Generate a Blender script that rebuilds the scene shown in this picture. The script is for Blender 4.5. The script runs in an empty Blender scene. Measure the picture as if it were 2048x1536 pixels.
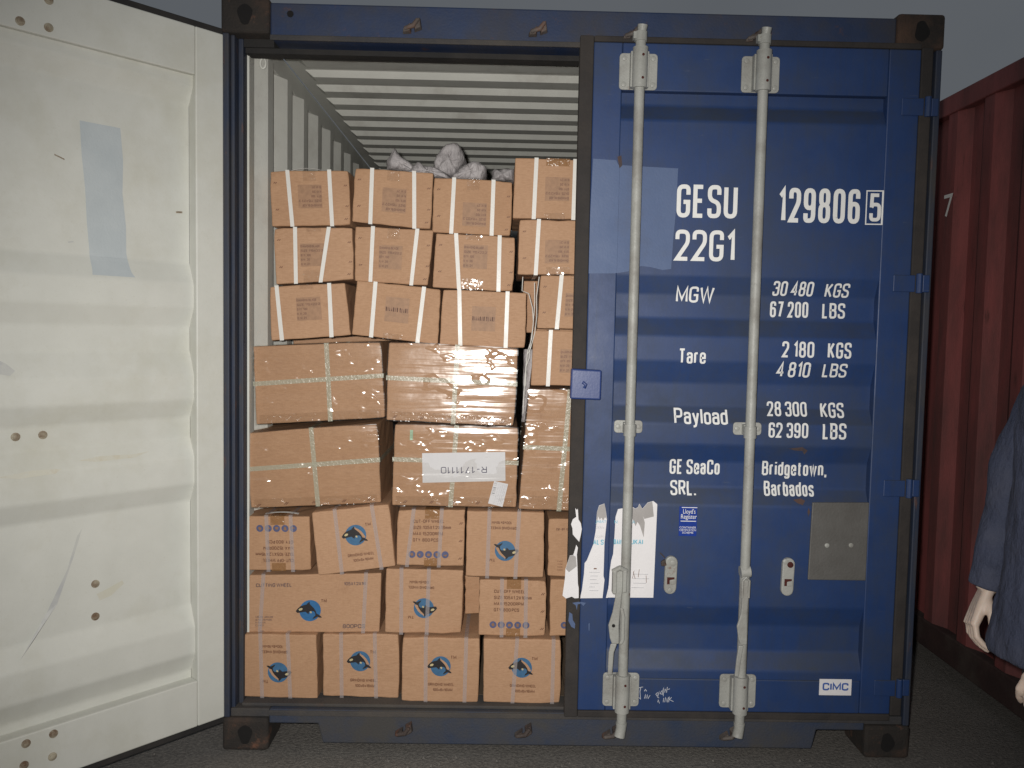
import bpy, bmesh, math, random
from mathutils import Vector, Matrix, noise
random.seed(7)
R = math.radians
scene = bpy.context.scene
COL = scene.collection

CAM_AXES = [[0.999718, -0.013532, 0.019522], [-0.018648, 0.06197, 0.997904], [-0.014714, -0.997986, 0.061701]]
# ---------------------------------------------------------------- camera
cam_data = bpy.data.cameras.new('camera'); cam_data.sensor_width = 36; cam_data.lens = 29.27
cam_data.clip_start = 0.05; cam_data.clip_end = 2000
cam = bpy.data.objects.new('camera', cam_data); COL.objects.link(cam); scene.camera = cam
cam_pos = Vector((0.9543, -2.8605, 1.4897))
m3 = Matrix(CAM_AXES).transposed()
cam.matrix_world = Matrix.Translation(cam_pos) @ m3.to_4x4()

# ---------------------------------------------------------------- dusk sky
world = bpy.data.worlds.new('World'); scene.world = world; world.use_nodes = True
wn = world.node_tree.nodes; wl = world.node_tree.links
bg = wn['Background']
sky = wn.new('ShaderNodeTexSky'); sky.sky_type = 'NISHITA'; sky.sun_disc = False
sky.sun_elevation = R(3); sky.sun_rotation = R(200); sky.air_density = 1.5; sky.dust_density = 4.0
mul = wn.new('ShaderNodeVectorMath'); mul.operation = 'SCALE'; mul.inputs['Scale'].default_value = 0.02
wl.new(sky.outputs['Color'], mul.inputs[0])
wc = wn.new('ShaderNodeTexCoord'); wnz = wn.new('ShaderNodeTexNoise'); wnz.inputs['Scale'].default_value = 1.6; wnz.inputs['Detail'].default_value = 5
wl.new(wc.outputs['Generated'], wnz.inputs['Vector'])
wr = wn.new('ShaderNodeValToRGB'); wr.color_ramp.elements[0].position = .3; wr.color_ramp.elements[1].position = .75
wr.color_ramp.elements[0].color = (0.088, 0.098, 0.112, 1); wr.color_ramp.elements[1].color = (0.122, 0.132, 0.146, 1)
wl.new(wnz.outputs['Fac'], wr.inputs['Fac'])
wmx = wn.new('ShaderNodeMix'); wmx.data_type = 'RGBA'; wmx.inputs['Factor'].default_value = 0.9
wl.new(mul.outputs[0], wmx.inputs['A']); wl.new(wr.outputs['Color'], wmx.inputs['B'])
wl.new(wmx.outputs['Result'], bg.inputs['Color']); bg.inputs['Strength'].default_value = 1.0

sun_d = bpy.data.lights.new('sun', 'SUN'); sun_d.energy = 0.03; sun_d.angle = R(20); sun_d.color = (1, .9, .8)
sun = bpy.data.objects.new('sun', sun_d); COL.objects.link(sun); sun.rotation_euler = (R(60), 0, R(-20))

# the photographer's flash: a small bright lamp up and left of the lens
fl_d = bpy.data.lights.new('camera_flash', 'SPOT'); fl_d.energy = 342; fl_d.color = (1.0, 0.97, 0.92)
fl_d.shadow_soft_size = 0.02; fl_d.spot_size = R(95); fl_d.spot_blend = 1.0
fl = bpy.data.objects.new('camera_flash', fl_d); COL.objects.link(fl)
fl.matrix_world = Matrix.Translation(cam_pos + m3 @ Vector((-0.055, 0.045, 0))) @ (m3 @ Matrix.Rotation(R(-3.5), 3, 'X') @ Matrix.Rotation(R(1.0), 3, 'Y')).to_4x4()

scene.view_settings.view_transform = 'Standard'; scene.view_settings.look = 'None'
scene.view_settings.exposure = 0; scene.view_settings.gamma = 1; scene.view_settings.use_curve_mapping = False

# ---------------------------------------------------------------- measured outlines (metres; x right, y into the container, z up)
BOXES = {'A1': (0.19, [(0.1096, 2.0544), (0.3955, 2.0633), (0.4065, 1.8645), (0.12, 1.8553)]), 'A2': (0.17, [(0.4198, 2.0699), (0.703, 2.0556), (0.6963, 1.8525), (0.4113, 1.8759)]), 'A3': (0.17, [(0.7031, 2.042), (0.9885, 2.032), (0.9847, 1.8353), (0.6995, 1.8444)]), 'A4': (0.12, [(0.9925, 2.1065), (1.2722, 2.1029), (1.27, 1.8938), (0.9892, 1.894)]), 'B1': (0.16, [(0.1308, 1.8486), (0.4182, 1.8547), (0.4228, 1.6668), (0.1425, 1.6454)]), 'B2': (0.16, [(0.4232, 1.8611), (0.7066, 1.8515), (0.6916, 1.6503), (0.4247, 1.6637)]), 'B3': (0.15, [(0.715, 1.8411), (1.0016, 1.8334), (0.9973, 1.6351), (0.7051, 1.6456)]), 'B4': (0.12, [(1.0123, 1.8914), (1.2932, 1.8918), (1.2919, 1.702), (1.01, 1.695)]), 'C1': (0.15, [(0.1213, 1.6382), (0.3932, 1.6562), (0.4167, 1.4678), (0.1279, 1.4432)]), 'C2': (0.13, [(0.4375, 1.6653), (0.7382, 1.6402), (0.731, 1.4406), (0.4215, 1.4711)]), 'C3': (0.13, [(0.7432, 1.6403), (1.046, 1.6327), (1.0439, 1.4328), (0.7347, 1.4407)]), 'C4': (0.12, [(1.0914, 1.6966), (1.3641, 1.6991), (1.3631, 1.5071), (1.0829, 1.506)]), 'C5': (0.12, [(1.0705, 1.4995), (1.3569, 1.5019), (1.3528, 1.3032), (1.0652, 1.301)]), 'D1': (0.13, [(0.0683, 1.4229), (0.5259, 1.4487), (0.5456, 1.174), (0.081, 1.1415)]), 'D2': (0.1, [(0.5532, 1.4496), (1.0179, 1.4336), (1.0097, 1.1539), (0.5529, 1.1697)]), 'D3': (0.09, [(1.0581, 1.291), (1.3398, 1.2899), (1.3198, 0.8529), (1.0293, 0.8576)]), 'E1': (0.11, [(0.0456, 1.1134), (0.5203, 1.1567), (0.5369, 0.8676), (0.0681, 0.8406)]), 'E2': (0.1, [(0.5812, 1.1557), (1.0249, 1.1511), (1.0231, 0.8618), (0.5749, 0.862)]), 'F1': (0.1, [(0.0423, 0.8155), (0.2827, 0.8182), (0.288, 0.6197), (0.0504, 0.6172)]), 'F2': (0.07, [(0.2926, 0.839), (0.5694, 0.8739), (0.5968, 0.6485), (0.3186, 0.6097)]), 'F3': (0.09, [(0.5952, 0.8492), (0.8403, 0.8532), (0.8373, 0.6466), (0.5943, 0.6466)]), 'F4': (0.07, [(0.8443, 0.8545), (1.1229, 0.8527), (1.125, 0.6139), (0.845, 0.616)]), 'F5': (0.09, [(1.1372, 0.8263), (1.3838, 0.8271), (1.3865, 0.6139), (1.1387, 0.6146)]), 'G1': (0.1, [(0.063, 0.6014), (0.5408, 0.6152), (0.5367, 0.3951), (0.0566, 0.3881)]), 'G2': (0.085, [(0.5572, 0.6372), (0.8378, 0.6339), (0.8339, 0.3984), (0.5565, 0.4009)]), 'G2b': (0.2, [(0.8368, 0.5805), (1.1094, 0.5814), (1.1092, 0.4373), (0.8392, 0.4333)]), 'G3': (0.075, [(0.8922, 0.6056), (1.1381, 0.6043), (1.1363, 0.3981), (0.8938, 0.3998)]), 'G4': (0.075, [(1.1475, 0.6096), (1.394, 0.6102), (1.3966, 0.4006), (1.149, 0.4003)]), 'H1': (0.075, [(0.041, 0.3938), (0.3155, 0.3946), (0.3199, 0.1551), (0.0434, 0.1625)]), 'H2': (0.085, [(0.3322, 0.3931), (0.6103, 0.3971), (0.6111, 0.1578), (0.3354, 0.1639)]), 'H3': (0.06, [(0.6215, 0.395), (0.9024, 0.3958), (0.8983, 0.1567), (0.6223, 0.1595)]), 'H4': (0.058, [(0.9119, 0.3948), (1.1923, 0.3943), (1.1959, 0.1551), (0.916, 0.1611)])}
DOOR_TEXT = [('GESU', 1.5449, 1.7524, 1.8922, 2.0037), ('129806', 1.8921, 2.1727, 1.8834, 2.0003), ('22G1', 1.5445, 1.7492, 1.746, 1.8514), ('MGW', 1.5583, 1.6895, 1.6053, 1.6601), ('30 480', 1.891, 2.0312, 1.6343, 1.684), ('KGS', 2.073, 2.1562, 1.6323, 1.6803), ('67 200', 1.8869, 2.0203, 1.5603, 1.6153), ('LBS', 2.0691, 2.1489, 1.5599, 1.6132), ('Tare', 1.5685, 1.6622, 1.3949, 1.4467), ('2 180', 1.9252, 2.0365, 1.4226, 1.478), ('KGS', 2.0837, 2.1655, 1.4219, 1.4773), ('4 810', 1.9124, 2.029, 1.3531, 1.4068), ('LBS', 2.0727, 2.1564, 1.3558, 1.4043), ('Payload', 1.5613, 1.7477, 1.1852, 1.2393), ('28 300', 1.8881, 2.0278, 1.2169, 1.2675), ('KGS', 2.0752, 2.1574, 1.2145, 1.2669), ('62 390', 1.8891, 2.0273, 1.1434, 1.1959), ('LBS', 2.0782, 2.1606, 1.141, 1.1971), ('GE SeaCo', 1.5547, 1.7313, 1.0062, 1.0589), ('SRL.', 1.5588, 1.648, 0.9332, 0.9843), ('Bridgetown,', 1.8804, 2.1085, 1.0069, 1.058), ('Barbados', 1.8884, 2.0641, 0.936, 0.9872), ('5', 2.2057, 2.2454, 1.8927, 1.9876)]
CHECK_BOX = [2.1927, 2.2512, 1.8811, 1.9976]
PAPER = [[(1.2239, 0.8867), (1.2299, 0.88), (1.2331, 0.8852), (1.2361, 0.8475), (1.2446, 0.8339), (1.2485, 0.8133), (1.2456, 0.7926), (1.2404, 0.7684), (1.2177, 0.7939), (1.2158, 0.8162), (1.2107, 0.8299), (1.2164, 0.8471), (1.2281, 0.8559), (1.226, 0.8713)], [(1.2305, 0.7579), (1.2365, 0.7477), (1.2337, 0.7235), (1.2369, 0.6751), (1.2396, 0.6197), (1.2427, 0.6059), (1.2436, 0.5695), (1.2299, 0.5682), (1.2195, 0.5743), (1.1992, 0.567), (1.187, 0.5773), (1.1941, 0.6398), (1.195, 0.6727), (1.2092, 0.7196), (1.2211, 0.7215), (1.2274, 0.7441)], [(1.3069, 0.8967), (1.3254, 0.9038), (1.3303, 0.8833), (1.3353, 0.8491), (1.329, 0.7664), (1.329, 0.7008), (1.3287, 0.6488), (1.3325, 0.635), (1.3274, 0.5697), (1.2487, 0.5678), (1.2548, 0.5991), (1.2603, 0.6547), (1.2617, 0.6928), (1.2693, 0.7033), (1.29, 0.7589), (1.2973, 0.8072), (1.3, 0.8725)], [(1.3735, 0.8841), (1.4225, 0.8935), (1.4346, 0.8868), (1.443, 0.8921), (1.4477, 0.9042), (1.4584, 0.8872), (1.4765, 0.9081), (1.4968, 0.9136), (1.51, 0.9035), (1.506, 0.5724), (1.3393, 0.5706), (1.3484, 0.6145), (1.3505, 0.663), (1.3546, 0.7012), (1.3608, 0.7255), (1.364, 0.7945), (1.3657, 0.8565)]]
PAPER_GREY = [[(1.3076, 0.896), (1.3254, 0.9032), (1.3303, 0.8833), (1.3339, 0.8498), (1.3283, 0.8558), (1.3219, 0.8437), (1.3165, 0.8539), (1.3099, 0.847), (1.3045, 0.8589), (1.2993, 0.821), (1.3, 0.8725)], [(1.4209, 0.8924), (1.4346, 0.8861), (1.443, 0.8914), (1.4478, 0.9031), (1.4584, 0.8865), (1.4765, 0.9071), (1.4927, 0.9118), (1.499, 0.8604), (1.4663, 0.8512), (1.4616, 0.8615), (1.4684, 0.8375), (1.4658, 0.7858), (1.4517, 0.8269), (1.4428, 0.8405), (1.4364, 0.825), (1.4218, 0.8574)], [(1.2093, 0.7189), (1.2211, 0.7208), (1.2298, 0.7165), (1.234, 0.682), (1.2072, 0.6608), (1.1957, 0.6727)]]
SCUFF = [[(1.2218, 0.5517), (1.2439, 0.5556), (1.2697, 0.5514), (1.2614, 0.5402), (1.2526, 0.5487), (1.2407, 0.5468), (1.2385, 0.5259), (1.234, 0.5432)], [(1.2123, 0.5185), (1.2227, 0.5117), (1.225, 0.4908), (1.2339, 0.477), (1.2326, 0.4596), (1.2204, 0.4664), (1.2096, 0.4871)], [(1.2808, 0.4777), (1.2848, 0.4795), (1.2848, 0.4533), (1.2821, 0.4516)]]
PATCH = [(1.2561, 2.0821), (1.3344, 2.0789), (1.3416, 2.064), (1.4506, 2.0597), (1.5461, 2.0568), (1.5437, 1.9173), (1.5378, 1.8327), (1.5329, 1.7173), (1.5038, 1.7133), (1.4606, 1.7226), (1.4297, 1.7253), (1.384, 1.7057), (1.3379, 1.698), (1.2506, 1.6962), (1.2507, 1.8941)]
SCRIBBLE = [[(1.4787, 0.2527), (1.4659, 0.2503), (1.4576, 0.237), (1.4603, 0.2194), (1.4714, 0.2085), (1.4684, 0.2371), (1.471, 0.2504)], [(1.4835, 0.2373), (1.4876, 0.244), (1.4921, 0.2375)], [(1.4851, 0.2109), (1.4881, 0.2264), (1.4907, 0.211), (1.4946, 0.2251), (1.4981, 0.2111), (1.5046, 0.2235)], [(1.531, 0.2336), (1.5248, 0.2269), (1.5293, 0.2203), (1.5374, 0.2381), (1.5316, 0.2159), (1.5368, 0.2138)], [(1.5459, 0.2404), (1.5398, 0.2293), (1.5485, 0.2272), (1.549, 0.2404), (1.5521, 0.2515), (1.5513, 0.2206)], [(1.5574, 0.2472), (1.5561, 0.2339)], [(1.5649, 0.2539), (1.5621, 0.2331)], [(1.5576, 0.2419), (1.5738, 0.2474)], [(1.5321, 0.1983), (1.534, 0.2071), (1.5387, 0.1939)], [(1.5516, 0.1985), (1.5532, 0.214)], [(1.5572, 0.1986), (1.5596, 0.2163), (1.5658, 0.1987), (1.5696, 0.2164)], [(1.5725, 0.2187), (1.571, 0.1988)], [(1.5812, 0.2166), (1.5728, 0.2085), (1.5882, 0.2012)]]
SACKS = {'a': (0.36, [(0.4959, 2.1015), (0.4995, 2.1324), (0.5166, 2.1712), (0.5261, 2.1944), (0.5331, 2.1946), (0.5419, 2.1756), (0.5616, 2.1568), (0.5929, 2.1383), (0.6087, 2.1233), (0.6129, 2.0964)]), 'b': (0.3, [(0.581, 2.0842), (0.6075, 2.1113), (0.6264, 2.1287), (0.6418, 2.1234), (0.6457, 2.114), (0.684, 2.113), (0.7187, 2.0986), (0.7497, 2.0728), (0.7537, 2.0616), (0.5811, 2.0767)]), 'c': (0.52, [(0.6822, 2.1123), (0.6671, 2.1685), (0.6729, 2.1969), (0.701, 2.2339), (0.7212, 2.2504), (0.7456, 2.257), (0.7661, 2.2535), (0.7912, 2.2238), (0.7998, 2.1957), (0.7961, 2.1714), (0.7719, 2.1466), (0.7642, 2.1141)]), 'd': (0.32, [(0.7523, 2.0766), (0.7826, 2.1116), (0.8093, 2.1312), (0.84, 2.1414), (0.867, 2.1401), (0.8866, 2.1253), (0.8906, 2.114), (0.8871, 2.0948), (0.876, 2.0641), (0.7564, 2.0615)]), 'e': (0.42, [(0.9055, 2.0789), (0.9069, 2.1104), (0.9125, 2.1341), (0.9245, 2.1304), (0.9483, 2.1349), (0.9723, 2.1335), (1.0002, 2.1321), (1.0012, 2.081)])}
PERSON = {'wrist': [2.3019, -0.62, 0.7919], 'tip': [2.2956, -0.64, 0.619], 'knuckle': [2.2409, -0.63, 0.71], 'elbow': [2.3152, -0.6, 1.1925], 'sleeveTop': [2.3896, -0.6, 1.4215], 'cuffL': [2.2598, -0.62, 0.7983], 'cuffR': [2.3473, -0.62, 0.7785], 'hem0': [2.1609, -0.85, 0.7305], 'hem1': [2.2425, -0.9, 0.6826], 'near': [2.1004, -1.1, 0.72], 'near2': [2.1156, -1.1, 0.6865]}
SEVEN = [[2.945, 0.9243, 2.1486], [2.945, 0.84, 2.1392], [2.945, 0.8804, 2.0441]]
NOTE = [(0.6816, 1.0534), (0.9781, 1.063), (0.9814, 0.9583), (0.6848, 0.9468)]
LABEL = [(0.941, 0.9576), (0.991, 0.9476), (0.9724, 0.8643), (0.9204, 0.8763)]

# ---------------------------------------------------------------- materials
def new_mat(name):
    m = bpy.data.materials.new(name); m.use_nodes = True
    nt = m.node_tree; return m, nt, nt.nodes['Principled BSDF']
def noise_node(nt, scale, detail=4, vec=None, rough=.6):
    n = nt.nodes.new('ShaderNodeTexNoise'); n.inputs['Scale'].default_value = scale
    n.inputs['Detail'].default_value = detail; n.inputs['Roughness'].default_value = rough
    if vec is not None: nt.links.new(vec, n.inputs['Vector'])
    return n
def coords(nt, scale=(1, 1, 1)):
    tc = nt.nodes.new('ShaderNodeTexCoord'); mp = nt.nodes.new('ShaderNodeMapping')
    mp.inputs['Scale'].default_value = scale; nt.links.new(tc.outputs['Object'], mp.inputs['Vector'])
    return mp.outputs['Vector']
def ramp(nt, fac, p0, p1, c0=(0, 0, 0, 1), c1=(1, 1, 1, 1)):
    r = nt.nodes.new('ShaderNodeValToRGB'); e = r.color_ramp.elements
    e[0].position = p0; e[1].position = p1; e[0].color = c0; e[1].color = c1
    nt.links.new(fac, r.inputs['Fac']); return r.outputs['Color']
def mixc(nt, fac, a, b):
    x = nt.nodes.new('ShaderNodeMix'); x.data_type = 'RGBA'
    for sock, v in (('Factor', fac), ('A', a), ('B', b)):
        if isinstance(v, (int, float)): x.inputs[sock].default_value = v
        elif isinstance(v, tuple): x.inputs[sock].default_value = v if len(v) == 4 else v + (1,)
        else: nt.links.new(v, x.inputs[sock])
    return x.outputs['Result']
def bump(nt, bsdf, height, strength, dist=.01):
    b = nt.nodes.new('ShaderNodeBump'); b.inputs['Strength'].default_value = strength; b.inputs['Distance'].default_value = dist
    nt.links.new(height, b.inputs['Height']); nt.links.new(b.outputs['Normal'], bsdf.inputs['Normal']); return b
def painted(name, base, var, grime, g0, g1, rough=.45, rust=None, r0=.68, r1=.74, bstr=.15, metal=0, gscale=3.0, stretch=(1, 1, 1), dust=None, streak=False):
    """weathered paint: tone drift + grime clouds + optional rust spots"""
    m, nt, b = new_mat(name); v = coords(nt, stretch)
    n1 = noise_node(nt, 9, 6, v); c = mixc(nt, ramp(nt, n1.outputs['Fac'], .3, .7), base, var)
    n2 = noise_node(nt, gscale, 8, v, .68); c = mixc(nt, ramp(nt, n2.outputs['Fac'], g0, g1), c, grime)
    n4 = noise_node(nt, 130, 2, v); c = mixc(nt, ramp(nt, n4.outputs['Fac'], .62, .8, (0, 0, 0, 1), (.35, .35, .35, 1)), c, grime)
    if streak:   # rain-washed vertical streaks and fine scratches
        sn = noise_node(nt, 10, 6, coords(nt, (7, 7, .35)), .7); c = mixc(nt, ramp(nt, sn.outputs['Fac'], .50, .80, (0, 0, 0, 1), (.55, .55, .55, 1)), c, grime)
        sc_ = noise_node(nt, 60, 3, coords(nt, (.25, 1, 1.6)), .6); c = mixc(nt, ramp(nt, sc_.outputs['Fac'], .70, .76, (0, 0, 0, 1), (.5, .5, .5, 1)), c, (.075, .095, .15))
    if dust:   # grime settles on faces that look upwards
        ge = nt.nodes.new('ShaderNodeNewGeometry'); sx = nt.nodes.new('ShaderNodeSeparateXYZ'); nt.links.new(ge.outputs['True Normal'], sx.inputs[0])
        up = ramp(nt, sx.outputs['Z'], .25, .55); dn = noise_node(nt, 7, 7, v, .7); mm = nt.nodes.new('ShaderNodeMath'); mm.operation = 'MULTIPLY'
        nt.links.new(up, mm.inputs[0]); nt.links.new(ramp(nt, dn.outputs['Fac'], .25, .62), mm.inputs[1]); c = mixc(nt, mm.outputs[0], c, dust)
    if rust:
        n3 = noise_node(nt, 14, 9, v, .7); c = mixc(nt, ramp(nt, n3.outputs['Fac'], r0, r1), c, rust)
    nt.links.new(c, b.inputs['Base Color']); b.inputs['Metallic'].default_value = metal
    rr = ramp(nt, n2.outputs['Fac'], .3, .8, (rough, rough, rough, 1), (min(1, rough + .3),) * 3 + (1,))
    nt.links.new(rr, b.inputs['Roughness'])
    bump(nt, b, n4.outputs['Fac'], bstr, .004); return m
M = {}
M['blue'] = painted('blue_paint', (.0135, .039, .130), (.018, .047, .148), (.028, .042, .076), .44, .76, .42, (.12, .055, .035), .74, .80, bstr=.05, dust=(.034, .039, .043), streak=True)
M['blue_frame'] = painted('blue_frame_paint', (.017, .032, .080), (.022, .040, .098), (.045, .042, .042), .42, .70, .5, (.10, .05, .035), .60, .72)
M['post'] = painted('worn_post_paint', (.016, .026, .055), (.026, .036, .062), (.05, .046, .043), .42, .66, .55, (.10, .05, .035), .60, .72, stretch=(3, 3, .6))
M['patch'] = painted('faded_blue_patch', (.075, .115, .225), (.088, .130, .245), (.10, .12, .18), .55, .8, .5)
M['plate_blue'] = painted('bright_blue_paint', (.020, .042, .16), (.026, .052, .18), (.05, .06, .10), .6, .8, .25, bstr=.05)
M['rubber'] = painted('door_rubber', (.012, .012, .013), (.020, .018, .017), (.045, .040, .036), .45, .75, .75, bstr=.3)
M['rubber_dusty'] = painted('dusty_rubber', (.024, .021, .020), (.036, .031, .029), (.055, .046, .040), .45, .75, .8, bstr=.3, gscale=6)
M['casting'] = painted('rusty_casting', (.018, .016, .015), (.034, .027, .022), (.085, .050, .034), .46, .64, .85, (.13, .062, .038), .56, .68, .8)
M['sill'] = painted('dirty_sill', (.035, .036, .042), (.05, .046, .044), (.085, .073, .062), .4, .7, .8, (.09, .055, .04), .62, .75, .5)
M['sill_blue'] = painted('dirty_blue_sill', (.022, .036, .072), (.030, .042, .075), (.055, .052, .050), .38, .62, .65, (.10, .055, .04), .66, .78, .4)
M['galv'] = painted('grey_galvanised', (.32, .325, .30), (.39, .39, .365), (.20, .185, .165), .46, .74, .38, (.17, .085, .055), .64, .73, .3, .0, gscale=5)
M['galv_dull'] = painted('dull_steel_plate', (.125, .12, .112), (.155, .15, .142), (.085, .078, .07), .45, .75, .5, bstr=.2, metal=.3)
M['keeper'] = painted('rusty_keeper', (.050, .038, .034), (.16, .14, .125), (.040, .026, .022), .42, .62, .6, (.14, .06, .035), .5, .65, .4)
M['white'] = painted('inner_white_paint', (.555, .560, .515), (.60, .605, .56), (.46, .45, .37), .50, .80, .42, (.36, .28, .20), .80, .86, .05, gscale=1.7)
M['white_wall'] = painted('inner_wall_paint', (.62, .62, .575), (.68, .68, .63), (.42, .40, .36), .52, .82, .5, (.30, .22, .16), .78, .86, .08)
M['tape_mark'] = painted('grey_blue_tape_mark', (.43, .475, .495), (.475, .515, .53), (.39, .43, .45), .5, .8, .5)
M['bolt'] = painted('rusty_bolt', (.30, .27, .20), (.42, .38, .29), (.14, .085, .05), .40, .62, .6, bstr=.5, gscale=25)
M['red'] = painted('red_paint', (.23, .062, .060), (.27, .078, .074), (.075, .038, .036), .42, .70, .55, (.05, .022, .018), .62, .76, .25, gscale=2.2, stretch=(1, 1.6, .35))
M['red_dark'] = painted('grimy_red_rail', (.030, .016, .015), (.050, .026, .023), (.07, .055, .045), .5, .72, .75, bstr=.5)
M['scrape'] = painted('grey_scrape', (.47, .475, .46), (.52, .525, .49), (.40, .41, .42), .45, .70, .5, gscale=14)
M['rust_wash'] = painted('rust_wash', (.54, .53, .44), (.56, .55, .49), (.50, .45, .33), .48, .70, .5, gscale=18)
M['rust'] = painted('rust_weep', (.10, .052, .040), (.055, .050, .055), (.030, .036, .055), .50, .66, .8, gscale=30)
M['letter'] = painted('white_lettering', (.76, .76, .74), (.81, .81, .79), (.60, .61, .63), .58, .8, .5, (.09, .11, .17), .66, .72)
M['paper'] = painted('white_paper', (.76, .74, .75), (.80, .78, .79), (.68, .66, .66), .6, .8, .7)
M['paper_grey'] = painted('paper_backing', (.36, .34, .33), (.42, .40, .39), (.30, .28, .27), .5, .8, .8)
M['note_paper'] = painted('note_paper', (.60, .59, .60), (.64, .63, .64), (.56, .55, .55), .6, .85, .6)
def plain(name, c, rough=.6, metal=0):
    m, nt, b = new_mat(name); v = coords(nt); n = noise_node(nt, 60, 3, v)
    d = tuple(x * .82 for x in c)
    nt.links.new(mixc(nt, ramp(nt, n.outputs['Fac'], .35, .65), d, c), b.inputs['Base Color'])
    b.inputs['Roughness'].default_value = rough; b.inputs['Metallic'].default_value = metal; return m
M['ink'] = plain('dark_blue_ink', (.035, .03, .075)); M['ink_black'] = plain('black_ink', (.015, .013, .015))
M['ink_brown'] = plain('brown_print', (.17, .072, .035)); M['ink_faint'] = plain('faint_brown_print', (.27, .135, .070))
M['ink_purple'] = plain('grey_purple_print', (.15, .095, .085)); M['ink_shade'] = plain('print_ground', (.355, .200, .112)); M['ink_block'] = plain('brown_block_print', (.195, .095, .058))
M['ink_cyan'] = plain('cyan_print', (.16, .48, .62)); M['ink_palegrey'] = plain('pale_grey_print', (.55, .55, .57))
M['logo_blue'] = plain('logo_blue', (.045, .14, .27)); M['logo_deep'] = plain('logo_deep_blue', (.025, .14, .33)); M['icon_blue'] = plain('icon_blue', (.085, .095, .19))
M['sticker_blue'] = plain('sticker_blue', (.012, .045, .30), .35); M['cimc_blue'] = plain('maker_blue', (.06, .13, .42))
M['dark_hole'] = plain('dark_hole', (.006, .005, .005), .9); M['red_hole'] = plain('rusty_hole', (.07, .012, .008), .9)
M['strap_greenmark'] = plain('green_tape', (.30, .46, .30), .5)
M['chalk'] = plain('chalk', (.55, .57, .62), .9)

def cardboard():
    m, nt, b = new_mat('cardboard'); v = coords(nt)
    oi = nt.nodes.new('ShaderNodeObjectInfo')
    n1 = noise_node(nt, 7, 6, v, .6)
    c = mixc(nt, ramp(nt, n1.outputs['Fac'], .3, .72), (.390, .220, .120), (.460, .270, .152))
    c = mixc(nt, ramp(nt, oi.outputs['Random'], 0, 1, (0, 0, 0, 1), (.75, .75, .75, 1)), c, (.475, .285, .172))
    fib = noise_node(nt, 240, 3, coords(nt, (.25, 1, 1)))
    c = mixc(nt, ramp(nt, fib.outputs['Fac'], .35, .75, (0, 0, 0, 1), (.45, .45, .45, 1)), c, (.29, .15, .072))
    sm = noise_node(nt, 16, 8, v, .7)
    c = mixc(nt, ramp(nt, sm.outputs['Fac'], .60, .80, (0, 0, 0, 1), (.55, .55, .55, 1)), c, (.27, .135, .068))
    nt.links.new(c, b.inputs['Base Color']); b.inputs['Roughness'].default_value = .72
    w = nt.nodes.new('ShaderNodeTexWave'); w.bands_direction = 'X'; w.inputs['Scale'].default_value = 55; w.inputs['Distortion'].default_value = 1.2
    nt.links.new(v, w.inputs['Vector'])
    ad = nt.nodes.new('ShaderNodeMath'); ad.operation = 'ADD'; nt.links.new(w.outputs['Fac'], ad.inputs[0]); nt.links.new(sm.outputs['Fac'], ad.inputs[1])
    bump(nt, b, ad.outputs[0], .10, .002); return m
M['card'] = cardboard()
def film(name, tint, alpha, rough, bscale, bstr, stretch, spec=.9, crease=False, clear=False):
    """clear plastic over the cartons: mostly see-through, glossy, wrinkled"""
    m, nt, b = new_mat(name); out = nt.nodes['Material Output']
    tr = nt.nodes.new('ShaderNodeBsdfTransparent'); tr.inputs['Color'].default_value = (.97, .965, .955, 1)
    if clear:
        b = nt.nodes.new('ShaderNodeBsdfGlossy'); b.inputs['Color'].default_value = (1, 1, 1, 1)
    else:
        b.inputs['Base Color'].default_value = tint + (1,); b.inputs['Specular IOR Level'].default_value = spec
    b.inputs['Roughness'].default_value = rough
    mx = nt.nodes.new('ShaderNodeMixShader'); mx.inputs[0].default_value = alpha
    nt.links.new(tr.outputs[0], mx.inputs[1]); nt.links.new(b.outputs[0], mx.inputs[2]); nt.links.new(mx.outputs[0], out.inputs['Surface'])
    v = coords(nt, stretch); n = noise_node(nt, bscale, 2, v, .45); n2 = noise_node(nt, bscale * 2.5, 2, coords(nt), .4)
    ad = nt.nodes.new('ShaderNodeMath'); ad.operation = 'MULTIPLY_ADD'; ad.inputs[1].default_value = .22
    nt.links.new(n2.outputs['Fac'], ad.inputs[0]); nt.links.new(n.outputs['Fac'], ad.inputs[2])
    bp = bump(nt, b, ad.outputs[0], bstr, .01)
    if crease:   # sparse sharp folds that catch the light
        f = noise_node(nt, bscale * .8, 2, coords(nt, (1.3, 1, 2.2)), .5); fr = ramp(nt, f.outputs['Fac'], .57, .68)
        b2 = nt.nodes.new('ShaderNodeBump'); b2.inputs['Strength'].default_value = .6; b2.inputs['Distance'].default_value = .006
        nt.links.new(fr, b2.inputs['Height']); nt.links.new(bp.outputs['Normal'], b2.inputs['Normal']); nt.links.new(b2.outputs['Normal'], b.inputs['Normal'])
    return m
M['wrap'] = film('stretch_wrap', (.8, .8, .8), .050, .17, 9, .34, (.35, 1, 4.0), 1.0, True, True)
M['clear_tape'] = film('clear_tape', (.8, .8, .8), .055, .14, 26, .5, (1, 1, 1), 1.0, True, True)
M['tan_tape'] = film('tan_tape', (.36, .185, .075), .55, .22, 60, .5, (1, 1, 1), .8)
M['strap_clear'] = film('clear_strap', (.60, .54, .54), .34, .30, 90, .3, (1, 1, .2), .6)
M['strap_green'] = film('pale_green_strap', (.58, .58, .46), .55, .26, 120, .3, (1, 1, 1), .6)
M['strap_white'] = painted('white_strap', (.66, .64, .60), (.70, .68, .64), (.60, .57, .53), .6, .85, .3, bstr=.1)
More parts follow.
